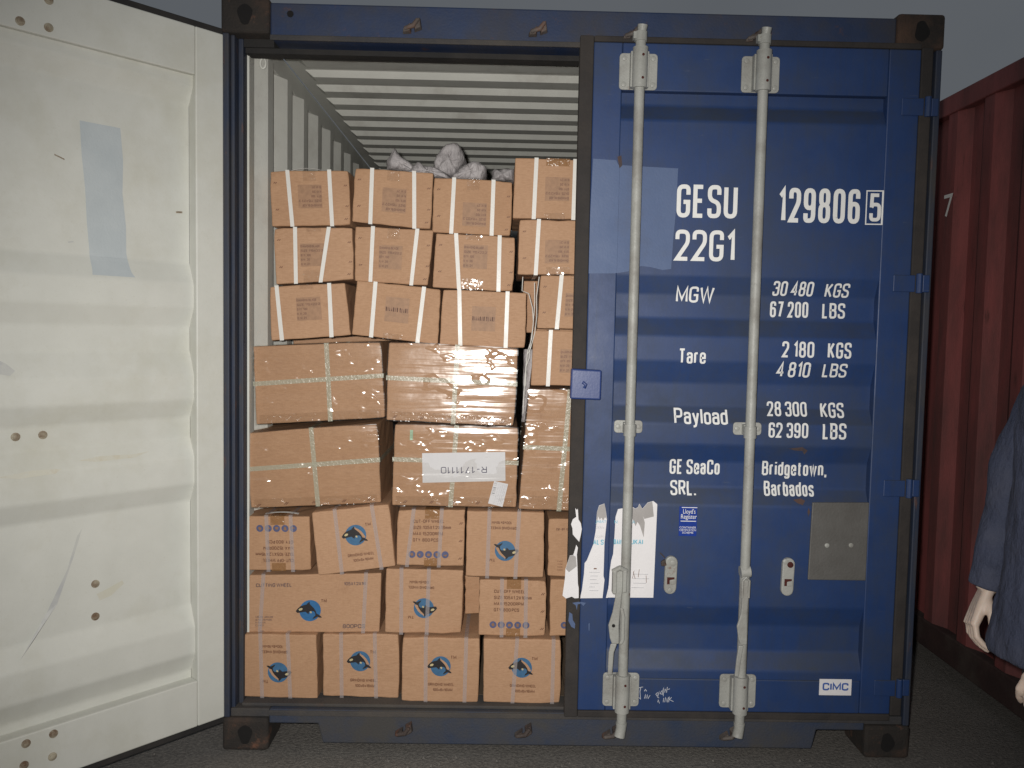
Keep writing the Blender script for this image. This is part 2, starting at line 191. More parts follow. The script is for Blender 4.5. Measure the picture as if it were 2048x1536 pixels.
def woven():
    m, nt, b = new_mat('woven_sack'); v = coords(nt)
    n = noise_node(nt, 22, 6, v, .7); c = mixc(nt, ramp(nt, n.outputs['Fac'], .35, .7), (.36, .335, .34), (.52, .49, .49))
    nt.links.new(c, b.inputs['Base Color']); b.inputs['Roughness'].default_value = .55
    w = nt.nodes.new('ShaderNodeTexChecker'); w.inputs['Scale'].default_value = 500; nt.links.new(v, w.inputs['Vector'])
    ad = nt.nodes.new('ShaderNodeMath'); ad.operation = 'ADD'; nt.links.new(n.outputs['Fac'], ad.inputs[0]); nt.links.new(w.outputs['Fac'], ad.inputs[1])
    n5 = noise_node(nt, 24, 5, coords(nt, (1.6, 1, .6)), .65); bump(nt, b, n5.outputs['Fac'], .8, .018); return m
M['sack'] = woven()
def ground_mat():
    m, nt, b = new_mat('yard_asphalt'); v = coords(nt)
    n = noise_node(nt, 2.2, 8, v, .65); n2 = noise_node(nt, 85, 5, v, .7)
    c = mixc(nt, ramp(nt, n.outputs['Fac'], .35, .7), (.105, .098, .090), (.150, .140, .128))
    c = mixc(nt, ramp(nt, n2.outputs['Fac'], .40, .72), c, (.24, .222, .20))
    nt.links.new(c, b.inputs['Base Color']); b.inputs['Roughness'].default_value = .9
    bump(nt, b, n2.outputs['Fac'], .8, .012); return m
M['ground'] = ground_mat()
def wood():
    m, nt, b = new_mat('floor_plywood'); v = coords(nt, (6, 1, 1))
    n = noise_node(nt, 9, 7, v); nt.links.new(mixc(nt, n.outputs['Fac'], (.06, .045, .032), (.16, .11, .07)), b.inputs['Base Color'])
    b.inputs['Roughness'].default_value = .8; return m
M['wood'] = wood()
def cloth(name, c0, c1, c2):
    m, nt, b = new_mat(name); v = coords(nt)
    n = noise_node(nt, 420, 2, v); n2 = noise_node(nt, 6, 5, v)
    c = mixc(nt, ramp(nt, n.outputs['Fac'], .35, .65), c0, c1); c = mixc(nt, ramp(nt, n2.outputs['Fac'], .5, .8), c, c2)
    nt.links.new(c, b.inputs['Base Color']); b.inputs['Roughness'].default_value = .85
    n3 = noise_node(nt, 16, 4, coords(nt, (1, 1, .55)), .6); bump(nt, b, n3.outputs['Fac'], .75, .03); return m
M['jacket'] = cloth('blue_jacket_cloth', (.030, .037, .068), (.044, .052, .088), (.058, .062, .090))
M['trousers'] = cloth('dark_trousers', (.012, .012, .015), (.020, .020, .024), (.018, .018, .020))
def skin_mat():
    m, nt, b = new_mat('skin'); v = coords(nt); n = noise_node(nt, 40, 4, v)
    nt.links.new(mixc(nt, n.outputs['Fac'], (.52, .40, .33), (.60, .49, .41)), b.inputs['Base Color']); b.inputs['Roughness'].default_value = .5
    b.inputs['Subsurface Weight'].default_value = .08; b.inputs['Subsurface Radius'].default_value = (.02, .008, .004); return m
M['skin'] = skin_mat(); M['hair'] = plain('black_hair', (.012, .010, .009), .5); M['shoe'] = plain('black_leather', (.012, .012, .012), .4)
M['eye_white'] = plain('eye_white', (.6, .58, .55), .3)
M['snap'] = plain('snap_button', (.16, .20, .25), .4, .3)

# ---------------------------------------------------------------- mesh helpers
class MB:
    def __init__(s): s.v = []; s.f = []
    def add(s, vs, fs):
        o = len(s.v); s.v += [tuple(p) for p in vs]; s.f += [tuple(i + o for i in f) for f in fs]; return s
    def box(s, x0, x1, y0, y1, z0, z1):
        return s.add([(x, y, z) for z in (z0, z1) for y in (y0, y1) for x in (x0, x1)],
                     [(0, 2, 3, 1), (4, 5, 7, 6), (0, 1, 5, 4), (2, 6, 7, 3), (0, 4, 6, 2), (1, 3, 7, 5)])
    def hexa(s, front, back):   # two quads, same winding
        return s.add(list(front) + list(back), [(3, 2, 1, 0), (4, 5, 6, 7), (0, 1, 5, 4), (1, 2, 6, 5), (2, 3, 7, 6), (3, 0, 4, 7)])
    def prism(s, poly, y0, y1):  # outline in x,z pushed along y
        n = len(poly); return s.add([(x, y0, z) for x, z in poly] + [(x, y1, z) for x, z in poly],
            [tuple(range(n)), tuple(range(2 * n - 1, n - 1, -1))] + [(i, n + i, n + (i + 1) % n, (i + 1) % n) for i in range(n)])
    def tube(s, pts, rad, seg=12, caps=True):
        pts = [Vector(p) for p in pts]; n = len(pts); rads = rad if isinstance(rad, (list, tuple)) else [rad] * n
        rings = []; prev = None
        for i, p in enumerate(pts):
            t = ((pts[min(i + 1, n - 1)] - pts[max(i - 1, 0)])).normalized()
            if prev is None:
                a = Vector((1, 0, 0)) if abs(t.x) < .8 else Vector((0, 1, 0)); u = t.cross(a).normalized()
            else:
                u = (prev - t * prev.dot(t)).normalized()
            prev = u; w = t.cross(u); r = rads[i]; r = r if isinstance(r, tuple) else (r, r)
            rings.append([p + u * math.cos(k * 2 * math.pi / seg) * r[0] + w * math.sin(k * 2 * math.pi / seg) * r[1] for k in range(seg)])
        o = len(s.v); s.v += [tuple(q) for rg in rings for q in rg]
        for i in range(n - 1):
            for k in range(seg):
                a = o + i * seg + k; b = o + i * seg + (k + 1) % seg; s.f.append((a, b, b + seg, a + seg))
        if caps:
            s.f.append(tuple(o + k for k in range(seg - 1, -1, -1))); s.f.append(tuple(o + (n - 1) * seg + k for k in range(seg)))
        return s
    def disc(s, c, r, nrm, seg=16, h=.004, dome=0):
        n = Vector(nrm).normalized(); c = Vector(c); return s.tube([c, c + n * h * .7, c + n * h], [r, r, r * (.8 if not dome else dome)], seg)
    def build(s, name, mat, parent=None, smooth=False, bevel=0, bseg=2):
        me = bpy.data.meshes.new(name); me.from_pydata(s.v, [], s.f); me.validate(); me.update()
        b = bmesh.new(); b.from_mesh(me); bmesh.ops.recalc_face_normals(b, faces=b.faces); b.to_mesh(me); b.free()
        return link(name, me, mat, parent, smooth, bevel, bseg)
def link(name, me, mat, parent=None, smooth=False, bevel=0, bseg=2):
    o = bpy.data.objects.new(name, me); COL.objects.link(o)
    if mat is not None: me.materials.clear(); me.materials.append(mat if not isinstance(mat, str) else M[mat])
    if smooth:
        for p in me.polygons: p.use_smooth = True
        if hasattr(me, 'set_sharp_from_angle'): me.set_sharp_from_angle(angle=R(40))
    if bevel:
        md = o.modifiers.new('bevel', 'BEVEL'); md.width = bevel; md.segments = bseg; md.limit_method = 'ANGLE'; md.angle_limit = R(40)
    if parent is not None: adopt(o, parent)
    return o
def adopt(o, parent):
    # every mesh is modelled in place; only a top-level Empty carries an offset
    o.parent = parent
    if parent.parent is None: o.matrix_parent_inverse = Matrix.Translation(-parent.location)
def thing(name, label, cat, loc=(0, 0, 0), group=None):
    o = bpy.data.objects.new(name, None); COL.objects.link(o); o.location = loc; o.empty_display_size = .1
    tag(o, label, cat, group); return o
def tag(o, label=None, cat=None, group=None, kind=None):
    for k, v in (('label', label), ('category', cat), ('group', group), ('kind', kind)):
        if v: o[k] = v
    return o
_tc = {}
def text_mesh(s, bold=0.0):
    """built-in font, as (verts, faces, width, height) with the origin at the lower left"""
    if (s, bold) in _tc: return _tc[(s, bold)]
    cu = bpy.data.curves.new('t', 'FONT'); cu.body = s; cu.resolution_u = 3; cu.size = 1; cu.offset = 0
    ob = bpy.data.objects.new('t', cu); COL.objects.link(ob)
    dg = bpy.context.evaluated_depsgraph_get(); me = bpy.data.meshes.new_from_object(ob.evaluated_get(dg))
    vs = [v.co.copy() for v in me.vertices]; fs = [tuple(p.vertices) for p in me.polygons]
    bpy.data.objects.remove(ob); bpy.data.curves.remove(cu); bpy.data.meshes.remove(me)
    x0 = min(v.x for v in vs); x1 = max(v.x for v in vs); y0 = min(v.y for v in vs); y1 = max(v.y for v in vs)
    r = ([(v.x - x0, v.y - y0) for v in vs], fs, x1 - x0, y1 - y0); _tc[(s, bold)] = r; return r
# ---------------------------------------------------------------- ground
g = MB(); n = 24
for i in range(n + 1):
    for j in range(n + 1):
        g.v.append(((i / n - .5) * 900, (j / n - .5) * 900, -.002))
for i in range(n):
    for j in range(n):
        a = i * (n + 1) + j; g.f.append((a, a + n + 1, a + n + 2, a + 1))
tag(g.build('ground', 'ground'), kind='structure')
# loose grit on the yard in front of the sill
grit = MB()
for k in range(900):
    x = random.uniform(-.6, 3.0); y = random.uniform(-1.6, -.02); r = random.uniform(.002, .007)
    a = random.uniform(0, 6.28); c, s_ = math.cos(a) * r, math.sin(a) * r
    grit.add([(x + c, y + s_, 0), (x - s_, y + c, 0), (x - c, y - s_, 0), (x + s_, y - c, 0), (x, y, r * 1.1)], [(0, 1, 4), (1, 2, 4), (2, 3, 4), (3, 0, 4)])
tag(grit.build('grit', 'ground'), 'small loose stones scattered on the dark yard', 'grit', kind='stuff')

# ---------------------------------------------------------------- container dimensions (metres)
W_, H_, L_ = 2.438, 2.591, 6.058
PROFILE = [(2.312, 1), (2.272, 1), (2.216, 0), (1.697, 0), (1.631, 1), (1.552, 1), (1.487, 0), (1.404, 0), (1.326, 1), (1.247, 1),
           (1.186, 0), (1.114, 0), (1.052, 1), (.962, 1), (.901, 0), (.542, 0), (.469, 1), (.376, 1), (.313, 0), (.283, 0)]
DEPTH = .028
def recess0(z):
    if z >= PROFILE[0][0]: return PROFILE[0][1]
    if z <= PROFILE[-1][0]: return PROFILE[-1][1]
    for (za, a), (zb, b) in zip(PROFILE, PROFILE[1:]):
        if zb <= z <= za: return a + (b - a) * (za - z) / (za - zb)
    return 0
def recess(z):   # pressed sheet: the bends are rounded
    return sum(recess0(z + k * .0018) for k in range(-4, 5)) / 9
ZROWS = sorted({round(z + d, 4) for z, _ in PROFILE[1:-1] for d in (-.008, -.005, -.002, .002, .005, .008)} | {PROFILE[0][0], PROFILE[-1][0]}, reverse=True)
ZROWS = [z for z in ZROWS if PROFILE[-1][0] <= z <= PROFILE[0][0]]
def door_y(x, z):   # front surface of the closed door
    if x < 1.347 or x > 2.250 or z > 2.312 or z < .283: return -.004
    return recess(z) * DEPTH

def casting(name, parent, x0, x1, y0, y1, z0, z1):
    """ISO corner casting: a hollow-looking block with oval holes on its outer faces"""
    root = MB().box(x0, x1, y0, y1, z0, z1).build(name, 'casting', parent, bevel=.012, bseg=3)
    fy = y0 if y0 < 1 else y1; sg = -1 if y0 < 1 else 1
    cx, cz = (x0 + x1) / 2, (z0 + z1) / 2
    ov = [(cx + (.024 + .004 * math.sin(a * 3 + x0)) * math.cos(a), cz + .034 * math.sin(a)) for a in [k * math.pi / 10 for k in range(20)]]
    MB().prism(ov, fy + sg * .0015, fy - sg * .02).build('casting_hole', 'dark_hole', root)
    rim = MB()
    for k in range(0):
        a = k * math.pi / 10; b_ = (k + 1) * math.pi / 10
        q = [(cx + r * ww * math.cos(t), cz + r * hh * math.sin(t)) for t, r, ww, hh in ((a, 1, .026, .038), (b_, 1, .026, .038), (b_, 1, .034, .046), (a, 1, .034, .046))]
        rim.hexa([(x, fy + sg * .004, z) for x, z in q], [(x, fy - sg * .001, z) for x, z in q])
    pass
    return root

def corr_strip(y0, y1, pitch, segs):
    """(y, level) samples of a trapezoid corrugation"""
    out = []; y = y0
    while y < y1:
        t = y
        for ln, lv in segs:
            out.append((t, lv)); t += ln
        y += pitch
    return [(a, b) for a, b in out if a <= y1]

def side_wall(name, mat, parent, x_in, x_out, y0, y1, z0, z1, phase=0, pitch=.278):
    m = MB(); pr = corr_strip(y0 + phase - pitch, y1, pitch, [(.070, 0), (.068, 0), (.072, 1), (.068, 1)])
    pr = [(max(y0, a), b) for a, b in pr if a > y0 - .001]
    for yy, lv in pr:
        x = x_in + (x_out - x_in) * lv; t = .004 if x_out < x_in else -.004
        m.v += [(x, yy, z0), (x, yy, z1), (x - t, yy, z0), (x - t, yy, z1)]
    for i in range(len(pr) - 1):
        a = i * 4; m.f += [(a, a + 4, a + 5, a + 1), (a + 2, a + 3, a + 7, a + 6)]
    return m.build(name, mat, parent)

# ================================================================ the blue container
box_root = thing('shipping_container', 'blue steel shipping container with one door open and cartons stacked inside', 'container', (W_ / 2, L_ / 2, 0))
for nm, (x0, x1), (y0, y1), (z0, z1) in [('c', a, b, c) for a in ((0, .162), (W_ - .162, W_)) for b in ((0, .178), (L_ - .178, L_)) for c in ((0, .118), (H_ - .118, H_))]:
    casting('corner_casting', box_root, x0, x1, y0, y1, z0, z1)
# corner posts of the door end: outer J face, inner channel
for sx in (0, 1):
    X = (lambda x: x) if sx == 0 else (lambda x: W_ - x)
    m = MB()
    m.box(*sorted((X(.004), X(.026))), .004, .15, .1181, H_ - .1181)
    m.box(*sorted((X(.0265), X(.040))), .022, .15, .1181, H_ - .1181)
    m.box(*sorted((X(.0405), X(.058))), .058, .15, .1181, H_ - .1181)
    p = m.build('corner_post', 'post', box_root, bevel=.004)
    MB().box(*sorted((X(.0585), X(.066))), .10, .155, .16, 2.45).build('post_lining', 'white', p)
    m = MB(); m.box(*sorted((X(.005), X(.06))), L_ - .15, L_ - .004, .1181, H_ - .1181); m.build('corner_post', 'post', box_root, bevel=.004)
# header above the doors, with its rolled lower lip and black seal strip
hd = MB().prism([(.1621, 2.462), (W_ - .1621, 2.462), (W_ - .1621, 2.577), (.1621, 2.577)], .010, .13)
header = hd.build('door_header', 'blue_frame', box_root, bevel=.006)
for a_, b_ in ((.059, .1615), (W_ - .1615, W_ - .059)): MB().box(a_, b_, .0625, .13, 2.446, 2.4725).build('header_end', 'rubber', header)
MB().box(.163, W_ - .163, .002, .0095, 2.452, 2.470).build('header_lip', 'sill', header, bevel=.003)
MB().box(.062, W_ - .062, .07, .125, 2.428, 2.4455).build('seal_strip', 'rubber', header)
for kx in (.20,):
    MB().disc((kx + .03, .0095, 2.52 + .02 * math.sin(kx * 40)), .011, (0, -1, 0), 12, .003).build('drain_hole', 'dark_hole', header)
def keeper(parent, x, z, y=.010, low=False):
    """forged cam keeper welded on header or sill"""
    m = MB(); m.hexa([(x - .030, y - .024, z - .012), (x - .006, y - .030, z + .006), (x - .008, y - .026, z - .018), (x - .030, y - .020, z - .020)], [(x - .032, y, z - .008), (x - .004, y, z + .010), (x - .004, y, z - .022), (x - .034, y, z - .024)])
    m.hexa([(x + .006, y - .028, z + .012), (x + .024, y - .024, z + .026), (x + .028, y - .022, z - .004), (x + .010, y - .026, z - .014)], [(x + .002, y, z + .016), (x + .026, y, z + .030), (x + .032, y, z - .008), (x + .006, y, z - .018)])
    m.tube([(x - .026, y - .024, z - .012), (x + .004, y - .030, z - .004), (x + .020, y - .030, z + .018)], [.007, .009, .007], 8)
    m.build('cam_keeper', 'keeper', parent, bevel=.003)
for x in (.640, 1.062): keeper(header, x, 2.506)
for x in (1.378, 1.790): keeper(header, x, 2.500)
# sill
sl = MB().prism([(.163, .098), (.335, .098), (.352, .028), (2.09, .028), (2.105, .098), (W_ - .163, .098), (W_ - .163, .148), (.163, .148)], .008, .12)
sill = sl.build('door_sill', 'sill_blue', box_root, bevel=.005)
MB().box(.060, W_ - .060, .030, .125, .1485, .160).build('sill_plate', 'sill', sill, bevel=.003)
MB().box(.163, W_ - .163, .001, .0075, .128, .146).build('sill_lip', 'sill', sill, bevel=.002)
for a_, b_ in ((.027, .1625), (W_ - .1625, W_ - .027)): MB().box(a_, b_, .012, .06, .119, .1485).build('sill_corner', 'sill', sill, bevel=.003)
for x in (.640, 1.062): keeper(sill, x, .085, .008, True)
for x in (1.372, 1.790): keeper(sill, x, .085, .008, True)
# walls, roof, floor, front end
side_wall('side_wall', 'white_wall', box_root, .088, .052, .16, L_ - .16, .17, 2.475, .094)
side_wall('side_wall', 'white_wall', box_root, W_ - .088, W_ - .052, .16, L_ - .16, .17, 2.475, .094)
for a, b in ((.006, .066), (W_ - .066, W_ - .006)):
    MB().box(a, b, .18, L_ - .18, 2.476, 2.562).build('top_side_rail', 'white_wall', box_root, bevel=.004)
    MB().box(a, b, .18, L_ - .18, .03, .169).build('bottom_side_rail', 'blue_frame', box_root, bevel=.004)
m = MB(); pr = corr_strip(.30, L_ - .20, .209, [(.082, 0), (.022, 0), (.083, 1), (.022, 1)])
pr = [(.13, 1)] + pr + [(L_ - .13, 1)]
XS = [(.066, None), (.118, None), (.150, 1), (W_ - .150, 1), (W_ - .118, None), (W_ - .066, None)]
for yy, lv in pr:
    for x, k in XS:
        z = 2.568 if k is None else (2.545 + .024 * lv)
        m.v.append((x, yy, z))
nx = len(XS)
for i in range(len(pr) - 1):
    for k in range(nx - 1):
        a = i * nx + k; m.f.append((a, a + 1, a + nx + 1, a + nx))
o = m.build('roof_panel', 'white_wall', box_root); md = o.modifiers.new('thick', 'SOLIDIFY'); md.thickness = .002
m = MB().box(.06, W_ - .06, L_ - .06, L_ - .03, .03, 2.56); m.build('front_wall', 'white_wall', box_root)
for k in range(8):   # plywood floor boards run lengthwise
    x0 = .088 + k * .2828; MB().box(x0 + .001, x0 + .2818, .126, L_ - .07, .135, .1595).build('floor_board', 'wood', box_root)
# lashing ring at the upper left inner corner
t = [(.085 + .010 * math.cos(a), .20 , 2.435 + .018 * math.sin(a)) for a in [k * math.pi / 7 for k in range(15)]]
MB().tube(t, .0038, 8).build('lashing_ring', 'white_wall', box_root, True)
t = [(.085 + .012 * math.cos(a), 1.72, 2.15 + .020 * math.sin(a)) for a in [k * math.pi / 7 for k in range(15)]]
MB().tube(t, .0038, 8).build('lashing_ring', 'white_wall', box_root, True)

# ---------------------------------------------------------------- doors
def door_parts(root, XY, x0, x1, mat_panel, mat_frame, members):
    """XY(x, r) -> (X, Y) maps distance along the door and depth behind its outer face"""
    m = MB(); xs = [x0, x1]
    for z in ZROWS:
        lv = recess(z)
        for x in xs: m.v.append(XY(x, lv * DEPTH) + (z,))
        for x in xs: m.v.append(XY(x, lv * DEPTH + .003) + (z,))
    for i in range(len(ZROWS) - 1):
        a = i * 4; m.f += [(a, a + 1, a + 5, a + 4), (a + 2, a + 6, a + 7, a + 3)]
    m.build('door_panel', mat_panel, root, True)
    for (a, b, z0, z1, fr, bk) in members:
        q = [XY(a, fr), XY(b, fr), XY(b, bk), XY(a, bk)]
        MB().add([p + (z0,) for p in q] + [p + (z1,) for p in q], [(3, 2, 1, 0), (4, 5, 6, 7), (0, 1, 5, 4), (1, 2, 6, 5), (2, 3, 7, 6), (3, 0, 4, 7)]).build('door_frame', mat_frame, root, bevel=.004)

# right door, closed
door = bpy.data.objects.new('right_door', None); COL.objects.link(door); adopt(door, box_root)
MEM = [(1.250, 1.347, .165, 2.470, -.004, .044), (2.250, 2.358, .165, 2.470, -.004, .044), (1.3475, 2.2495, 2.312, 2.470, -.0036, .044), (1.3475, 2.2495, .165, .283, -.0036, .044)]
door_parts(door, lambda x, r: (x, r), 1.347, 2.250, 'blue', 'blue', MEM)
for a, b, z0, z1, mt in ((1.203, 1.2495, .140, 2.490, 'rubber_dusty'), (2.3585, 2.398, .160, 2.476, 'rubber_dusty'), (1.250, 2.358, 2.4705, 2.490, 'rubber_dusty'), (1.250, 2.358, .140, .1645, 'rubber_dusty')):
    m = MB().box(a, b, -.007, .030, z0, z1).build('door_gasket', mt, door, bevel=.004)
MB().box(1.2135, 1.249, .031, .050, .170, 2.46).build('gasket_lip', 'rubber', door)
# faded paint patch with brushed edges; it follows the sheet under it
def conform(polys, eps, dens=.02):
    """flat outlines in x,z draped on the closed door"""
    b = bmesh.new()
    for poly in polys:
        vs = [b.verts.new((x, 0, z)) for x, z in poly]; f = b.faces.new(vs)
    b.normal_update(); bmesh.ops.triangulate(b, faces=b.faces[:], ngon_method='EAR_CLIP')
    z_lo = min(v.co.z for v in b.verts); z_hi = max(v.co.z for v in b.verts)
    for zc in [z for z in ZROWS if z_lo < z < z_hi]: bmesh.ops.bisect_plane(b, geom=b.verts[:] + b.edges[:] + b.faces[:], plane_co=(0, 0, zc), plane_no=(0, 0, 1))
    for xc in (1.3465, 1.3475, 2.2495, 1.2495, 1.2505): bmesh.ops.bisect_plane(b, geom=b.verts[:] + b.edges[:] + b.faces[:], plane_co=(xc, 0, 0), plane_no=(1, 0, 0))
    for v in b.verts: v.co.y = (-.007 if v.co.x < 1.25 else door_y(v.co.x, v.co.z)) - eps
    b.normal_update()
    for f in b.faces:
        if f.normal.y > 0: f.normal_flip()
    me = bpy.data.meshes.new('drape'); b.to_mesh(me); b.free(); return me
link('paint_patch', conform([PATCH], .0012), 'patch', door)

# ---- stencilled lettering: condensed stroke alphabet, draped on the corrugated sheet
w = .40; lw = .31
def rot(gl): return [([(w - p[0], 1 - p[1]) + tuple(p[2:]) for p in pts], r, c) for pts, r, c in gl]
SIX = [([(0, 0), (w, 0), (w, .58), (0, .58)], .19, 1), ([(0, .3), (0, 1), (w, 1), (w, .76)], .19, 0)]
GL = {
 'G': (w, [([(w, .72), (w, 1), (0, 1), (0, 0), (w, 0), (w, .47, 0), (w * .5, .47)], .19, 0)]),
 'E': (w * .8, [([(w * .8, 1), (0, 1), (0, 0), (w * .8, 0)], 0, 0), ([(0, .52), (w * .72, .52)], 0, 0)]),
 'S': (w, [([(w, .74), (w, 1), (0, 1), (0, .57), (w, .45), (w, 0), (0, 0), (0, .26)], .18, 0)]),
 'U': (w, [([(0, 1), (0, 0), (w, 0), (w, 1)], .19, 0)]),
 '1': (.18, [([(0, .80), (.04, .82), (.18, 1, 0), (.18, 0)], 0, 0)]),
 '2': (w, [([(0, .72), (0, 1), (w, 1), (w, .60, .12), (0, 0, 0), (w, 0)], .19, 0)]),
 '3': (w, [([(0, .76), (0, 1), (w, 1), (w, .54), (.14, .54)], .18, 0), ([(.14, .54), (w, .54), (w, 0), (0, 0), (0, .25)], .18, 0)]),
 '4': (w, [([(w * .78, 0), (w * .78, 1), (0, .27), (w * 1.1, .27)], 0, 0)]),
 '5': (w, [([(w * .92, 1), (.03, 1), (.01, .5)], 0, 0), ([(.01, .5), (.08, .62), (w, .62), (w, 0), (0, 0), (0, .26)], .17, 0)]),
 '6': (w, SIX), '9': (w, rot(SIX)), '7': (w, [([(0, 1), (w, 1), (w * .35, 0)], 0, 0)]),
 '8': (w, [([(.02, .53), (w - .02, .53), (w - .02, 1), (.02, 1)], .17, 1), ([(0, 0), (w, 0), (w, .53), (0, .53)], .19, 1)]),
 '0': (w, [([(0, 0), (w, 0), (w, 1), (0, 1)], .19, 1)]),
 'M': (.54, [([(0, 0), (0, 1), (.27, .15), (.54, 1), (.54, 0)], 0, 0)]),
 'W': (.68, [([(0, 1), (.17, 0), (.34, 1), (.51, 0), (.68, 1)], 0, 0)]),
 'T': (w * .95, [([(0, 1), (w * .95, 1)], 0, 0), ([(w * .47, 1), (w * .47, 0)], 0, 0)]),
 'K': (w, [([(0, 0), (0, 1)], 0, 0), ([(w * .95, 1), (.03, .40)], 0, 0), ([(.13, .55), (w, 0)], 0, 0)]),
 'L': (w * .75, [([(0, 1), (0, 0), (w * .75, 0)], 0, 0)]),
 'B': (w, [([(0, 0), (0, 1), (w * .94, 1, .17), (w * .94, .54, .17), (0, .54)], 0, 0), ([(0, .54), (w, .54, .19), (w, 0, .19), (0, 0)], 0, 0)]),
 'P': (w, [([(0, 0), (0, 1), (w, 1, .19), (w, .45, .19), (0, .45)], 0, 0)]),
 'R': (w, [([(0, 0), (0, 1), (w, 1, .19), (w, .48, .19), (0, .48)], 0, 0), ([(w * .5, .48), (w, 0)], 0, 0)]),
 'C': (w, [([(w, .70), (w, 1), (0, 1), (0, 0), (w, 0), (w, .30)], .19, 0)]),
 'a': (lw, [([(0.01, .54), (0, .72), (lw, .72), (lw, 0)], .14, 0), ([(lw, .42), (0, .42), (0, 0), (lw, 0), (lw, .14)], .14, 0)]),
 'r': (.2, [([(0, 0), (0, .72)], 0, 0), ([(0, .5), (0, .72), (.2, .72)], .16, 0)]),
 'e': (lw, [([(0, .37), (lw, .37, 0), (lw, .72), (0, .72), (0, 0), (lw, 0), (lw, .2)], .15, 0)]),
 'y': (lw, [([(0, .72), (lw * .52, .02)], 0, 0), ([(lw, .72), (lw * .42, -.22), (0, -.24)], .06, 0)]),
 'l': (0, [([(0, 0), (0, 1)], 0, 0)]), 'i': (0, [([(0, 0), (0, .72)], 0, 0), ([(0, .88), (0, 1)], 0, 0)]),
 'o': (lw, [([(0, 0), (lw, 0), (lw, .72), (0, .72)], .15, 1)]),
 'd': (lw, [([(lw, 0), (lw, 1)], 0, 0), ([(0, 0), (lw, 0), (lw, .72), (0, .72)], .15, 1)]),
 'b': (lw, [([(0, 0), (0, 1)], 0, 0), ([(0, 0), (lw, 0), (lw, .72), (0, .72)], .15, 1)]),
 'g': (lw, [([(0, 0), (lw, 0), (lw, .72), (0, .72)], .15, 1), ([(lw, .72), (lw, -.24), (0, -.24), (0, -.12)], .12, 0)]),
 't': (.22, [([(.08, .95), (.08, 0), (.22, 0)], .1, 0), ([(-.03, .72), (.22, .72)], 0, 0)]),
 'w': (.5, [([(0, .72), (.125, 0), (.25, .72), (.375, 0), (.5, .72)], 0, 0)]),
 'n': (lw, [([(0, 0), (0, .72)], 0, 0), ([(0, .5), (0, .72), (lw, .72), (lw, 0)], .15, 0)]),
 's': (lw * .95, [([(lw * .95, .54), (lw * .95, .72), (0, .72), (0, .40), (lw * .95, .33), (lw * .95, 0), (0, 0), (0, .18)], .13, 0)]),
 'A': (w, [([(0, 0), (w * .5, 1), (w, 0)], 0, 0), ([(w * .18, .32), (w * .82, .32)], 0, 0)]),
 'D': (w, [([(0, 0), (0, 1), (w, 1, .2), (w, 0, .2), (0, 0)], 0, 0)]), 'F': (w * .8, [([(0, 0), (0, 1), (w * .8, 1)], 0, 0), ([(0, .52), (w * .7, .52)], 0, 0)]),
 'H': (w, [([(0, 0), (0, 1)], 0, 0), ([(w, 0), (w, 1)], 0, 0), ([(0, .52), (w, .52)], 0, 0)]), 'I': (.02, [([(.01, 0), (.01, 1)], 0, 0)]),
 'N': (w, [([(0, 0), (0, 1), (w, 0), (w, 1)], 0, 0)]), 'O': (w, [([(0, 0), (w, 0), (w, 1), (0, 1)], .19, 1)]),
 'Q': (w, [([(0, 0), (w, 0), (w, 1), (0, 1)], .19, 1), ([(w * .6, .22), (w * 1.05, -.06)], 0, 0)]), 'J': (w * .8, [([(w * .8, 1), (w * .8, 0), (0, 0), (0, .25)], .17, 0)]),
 'X': (w, [([(0, 0), (w, 1)], 0, 0), ([(0, 1), (w, 0)], 0, 0)]), 'Y': (w, [([(0, 1), (w * .5, .5), (w, 1)], 0, 0), ([(w * .5, .5), (w * .5, 0)], 0, 0)]),
 'Z': (w, [([(0, 1), (w, 1), (0, 0), (w, 0)], 0, 0)]), 'x': (lw, [([(0, 0), (lw, .72)], 0, 0), ([(0, .72), (lw, 0)], 0, 0)]),
 'm': (.5, [([(0, 0), (0, .72)], 0, 0), ([(0, .5), (0, .72), (.25, .72), (.25, 0)], .12, 0), ([(.25, .5), (.25, .72), (.5, .72), (.5, 0)], .12, 0)]),
 '-': (.22, [([(0, .42), (.22, .42)], 0, 0)]), ':': (0, [([(0, .05), (0, .17)], 0, 0), ([(0, .52), (0, .64)], 0, 0)]), '/': (.25, [([(0, -.05), (.25, 1.05)], 0, 0)]),
 ',': (.02, [([(.02, .05), (0, -.17)], 0, 0)]), '.': (0, [([(0, -.05), (0, .07)], 0, 0)])}
def round_poly(pts, r, closed):
    out = []; n = len(pts)
    for i, p in enumerate(pts):
        rr = p[2] if len(p) > 2 else r; p2 = Vector(p[:2])
        if (not closed and i in (0, n - 1)) or rr <= 0: out.append(p2); continue
        a = Vector(pts[(i - 1) % n][:2]) - p2; b = Vector(pts[(i + 1) % n][:2]) - p2
        q = min(rr, a.length * .5, b.length * .5); a.normalize(); b.normalize(); s0, s1 = p2 + a * q, p2 + b * q
        for k in range(6):
            t = k / 5; out.append(s0 * (1 - t) ** 2 + p2 * 2 * t * (1 - t) + s1 * t * t)
    return out
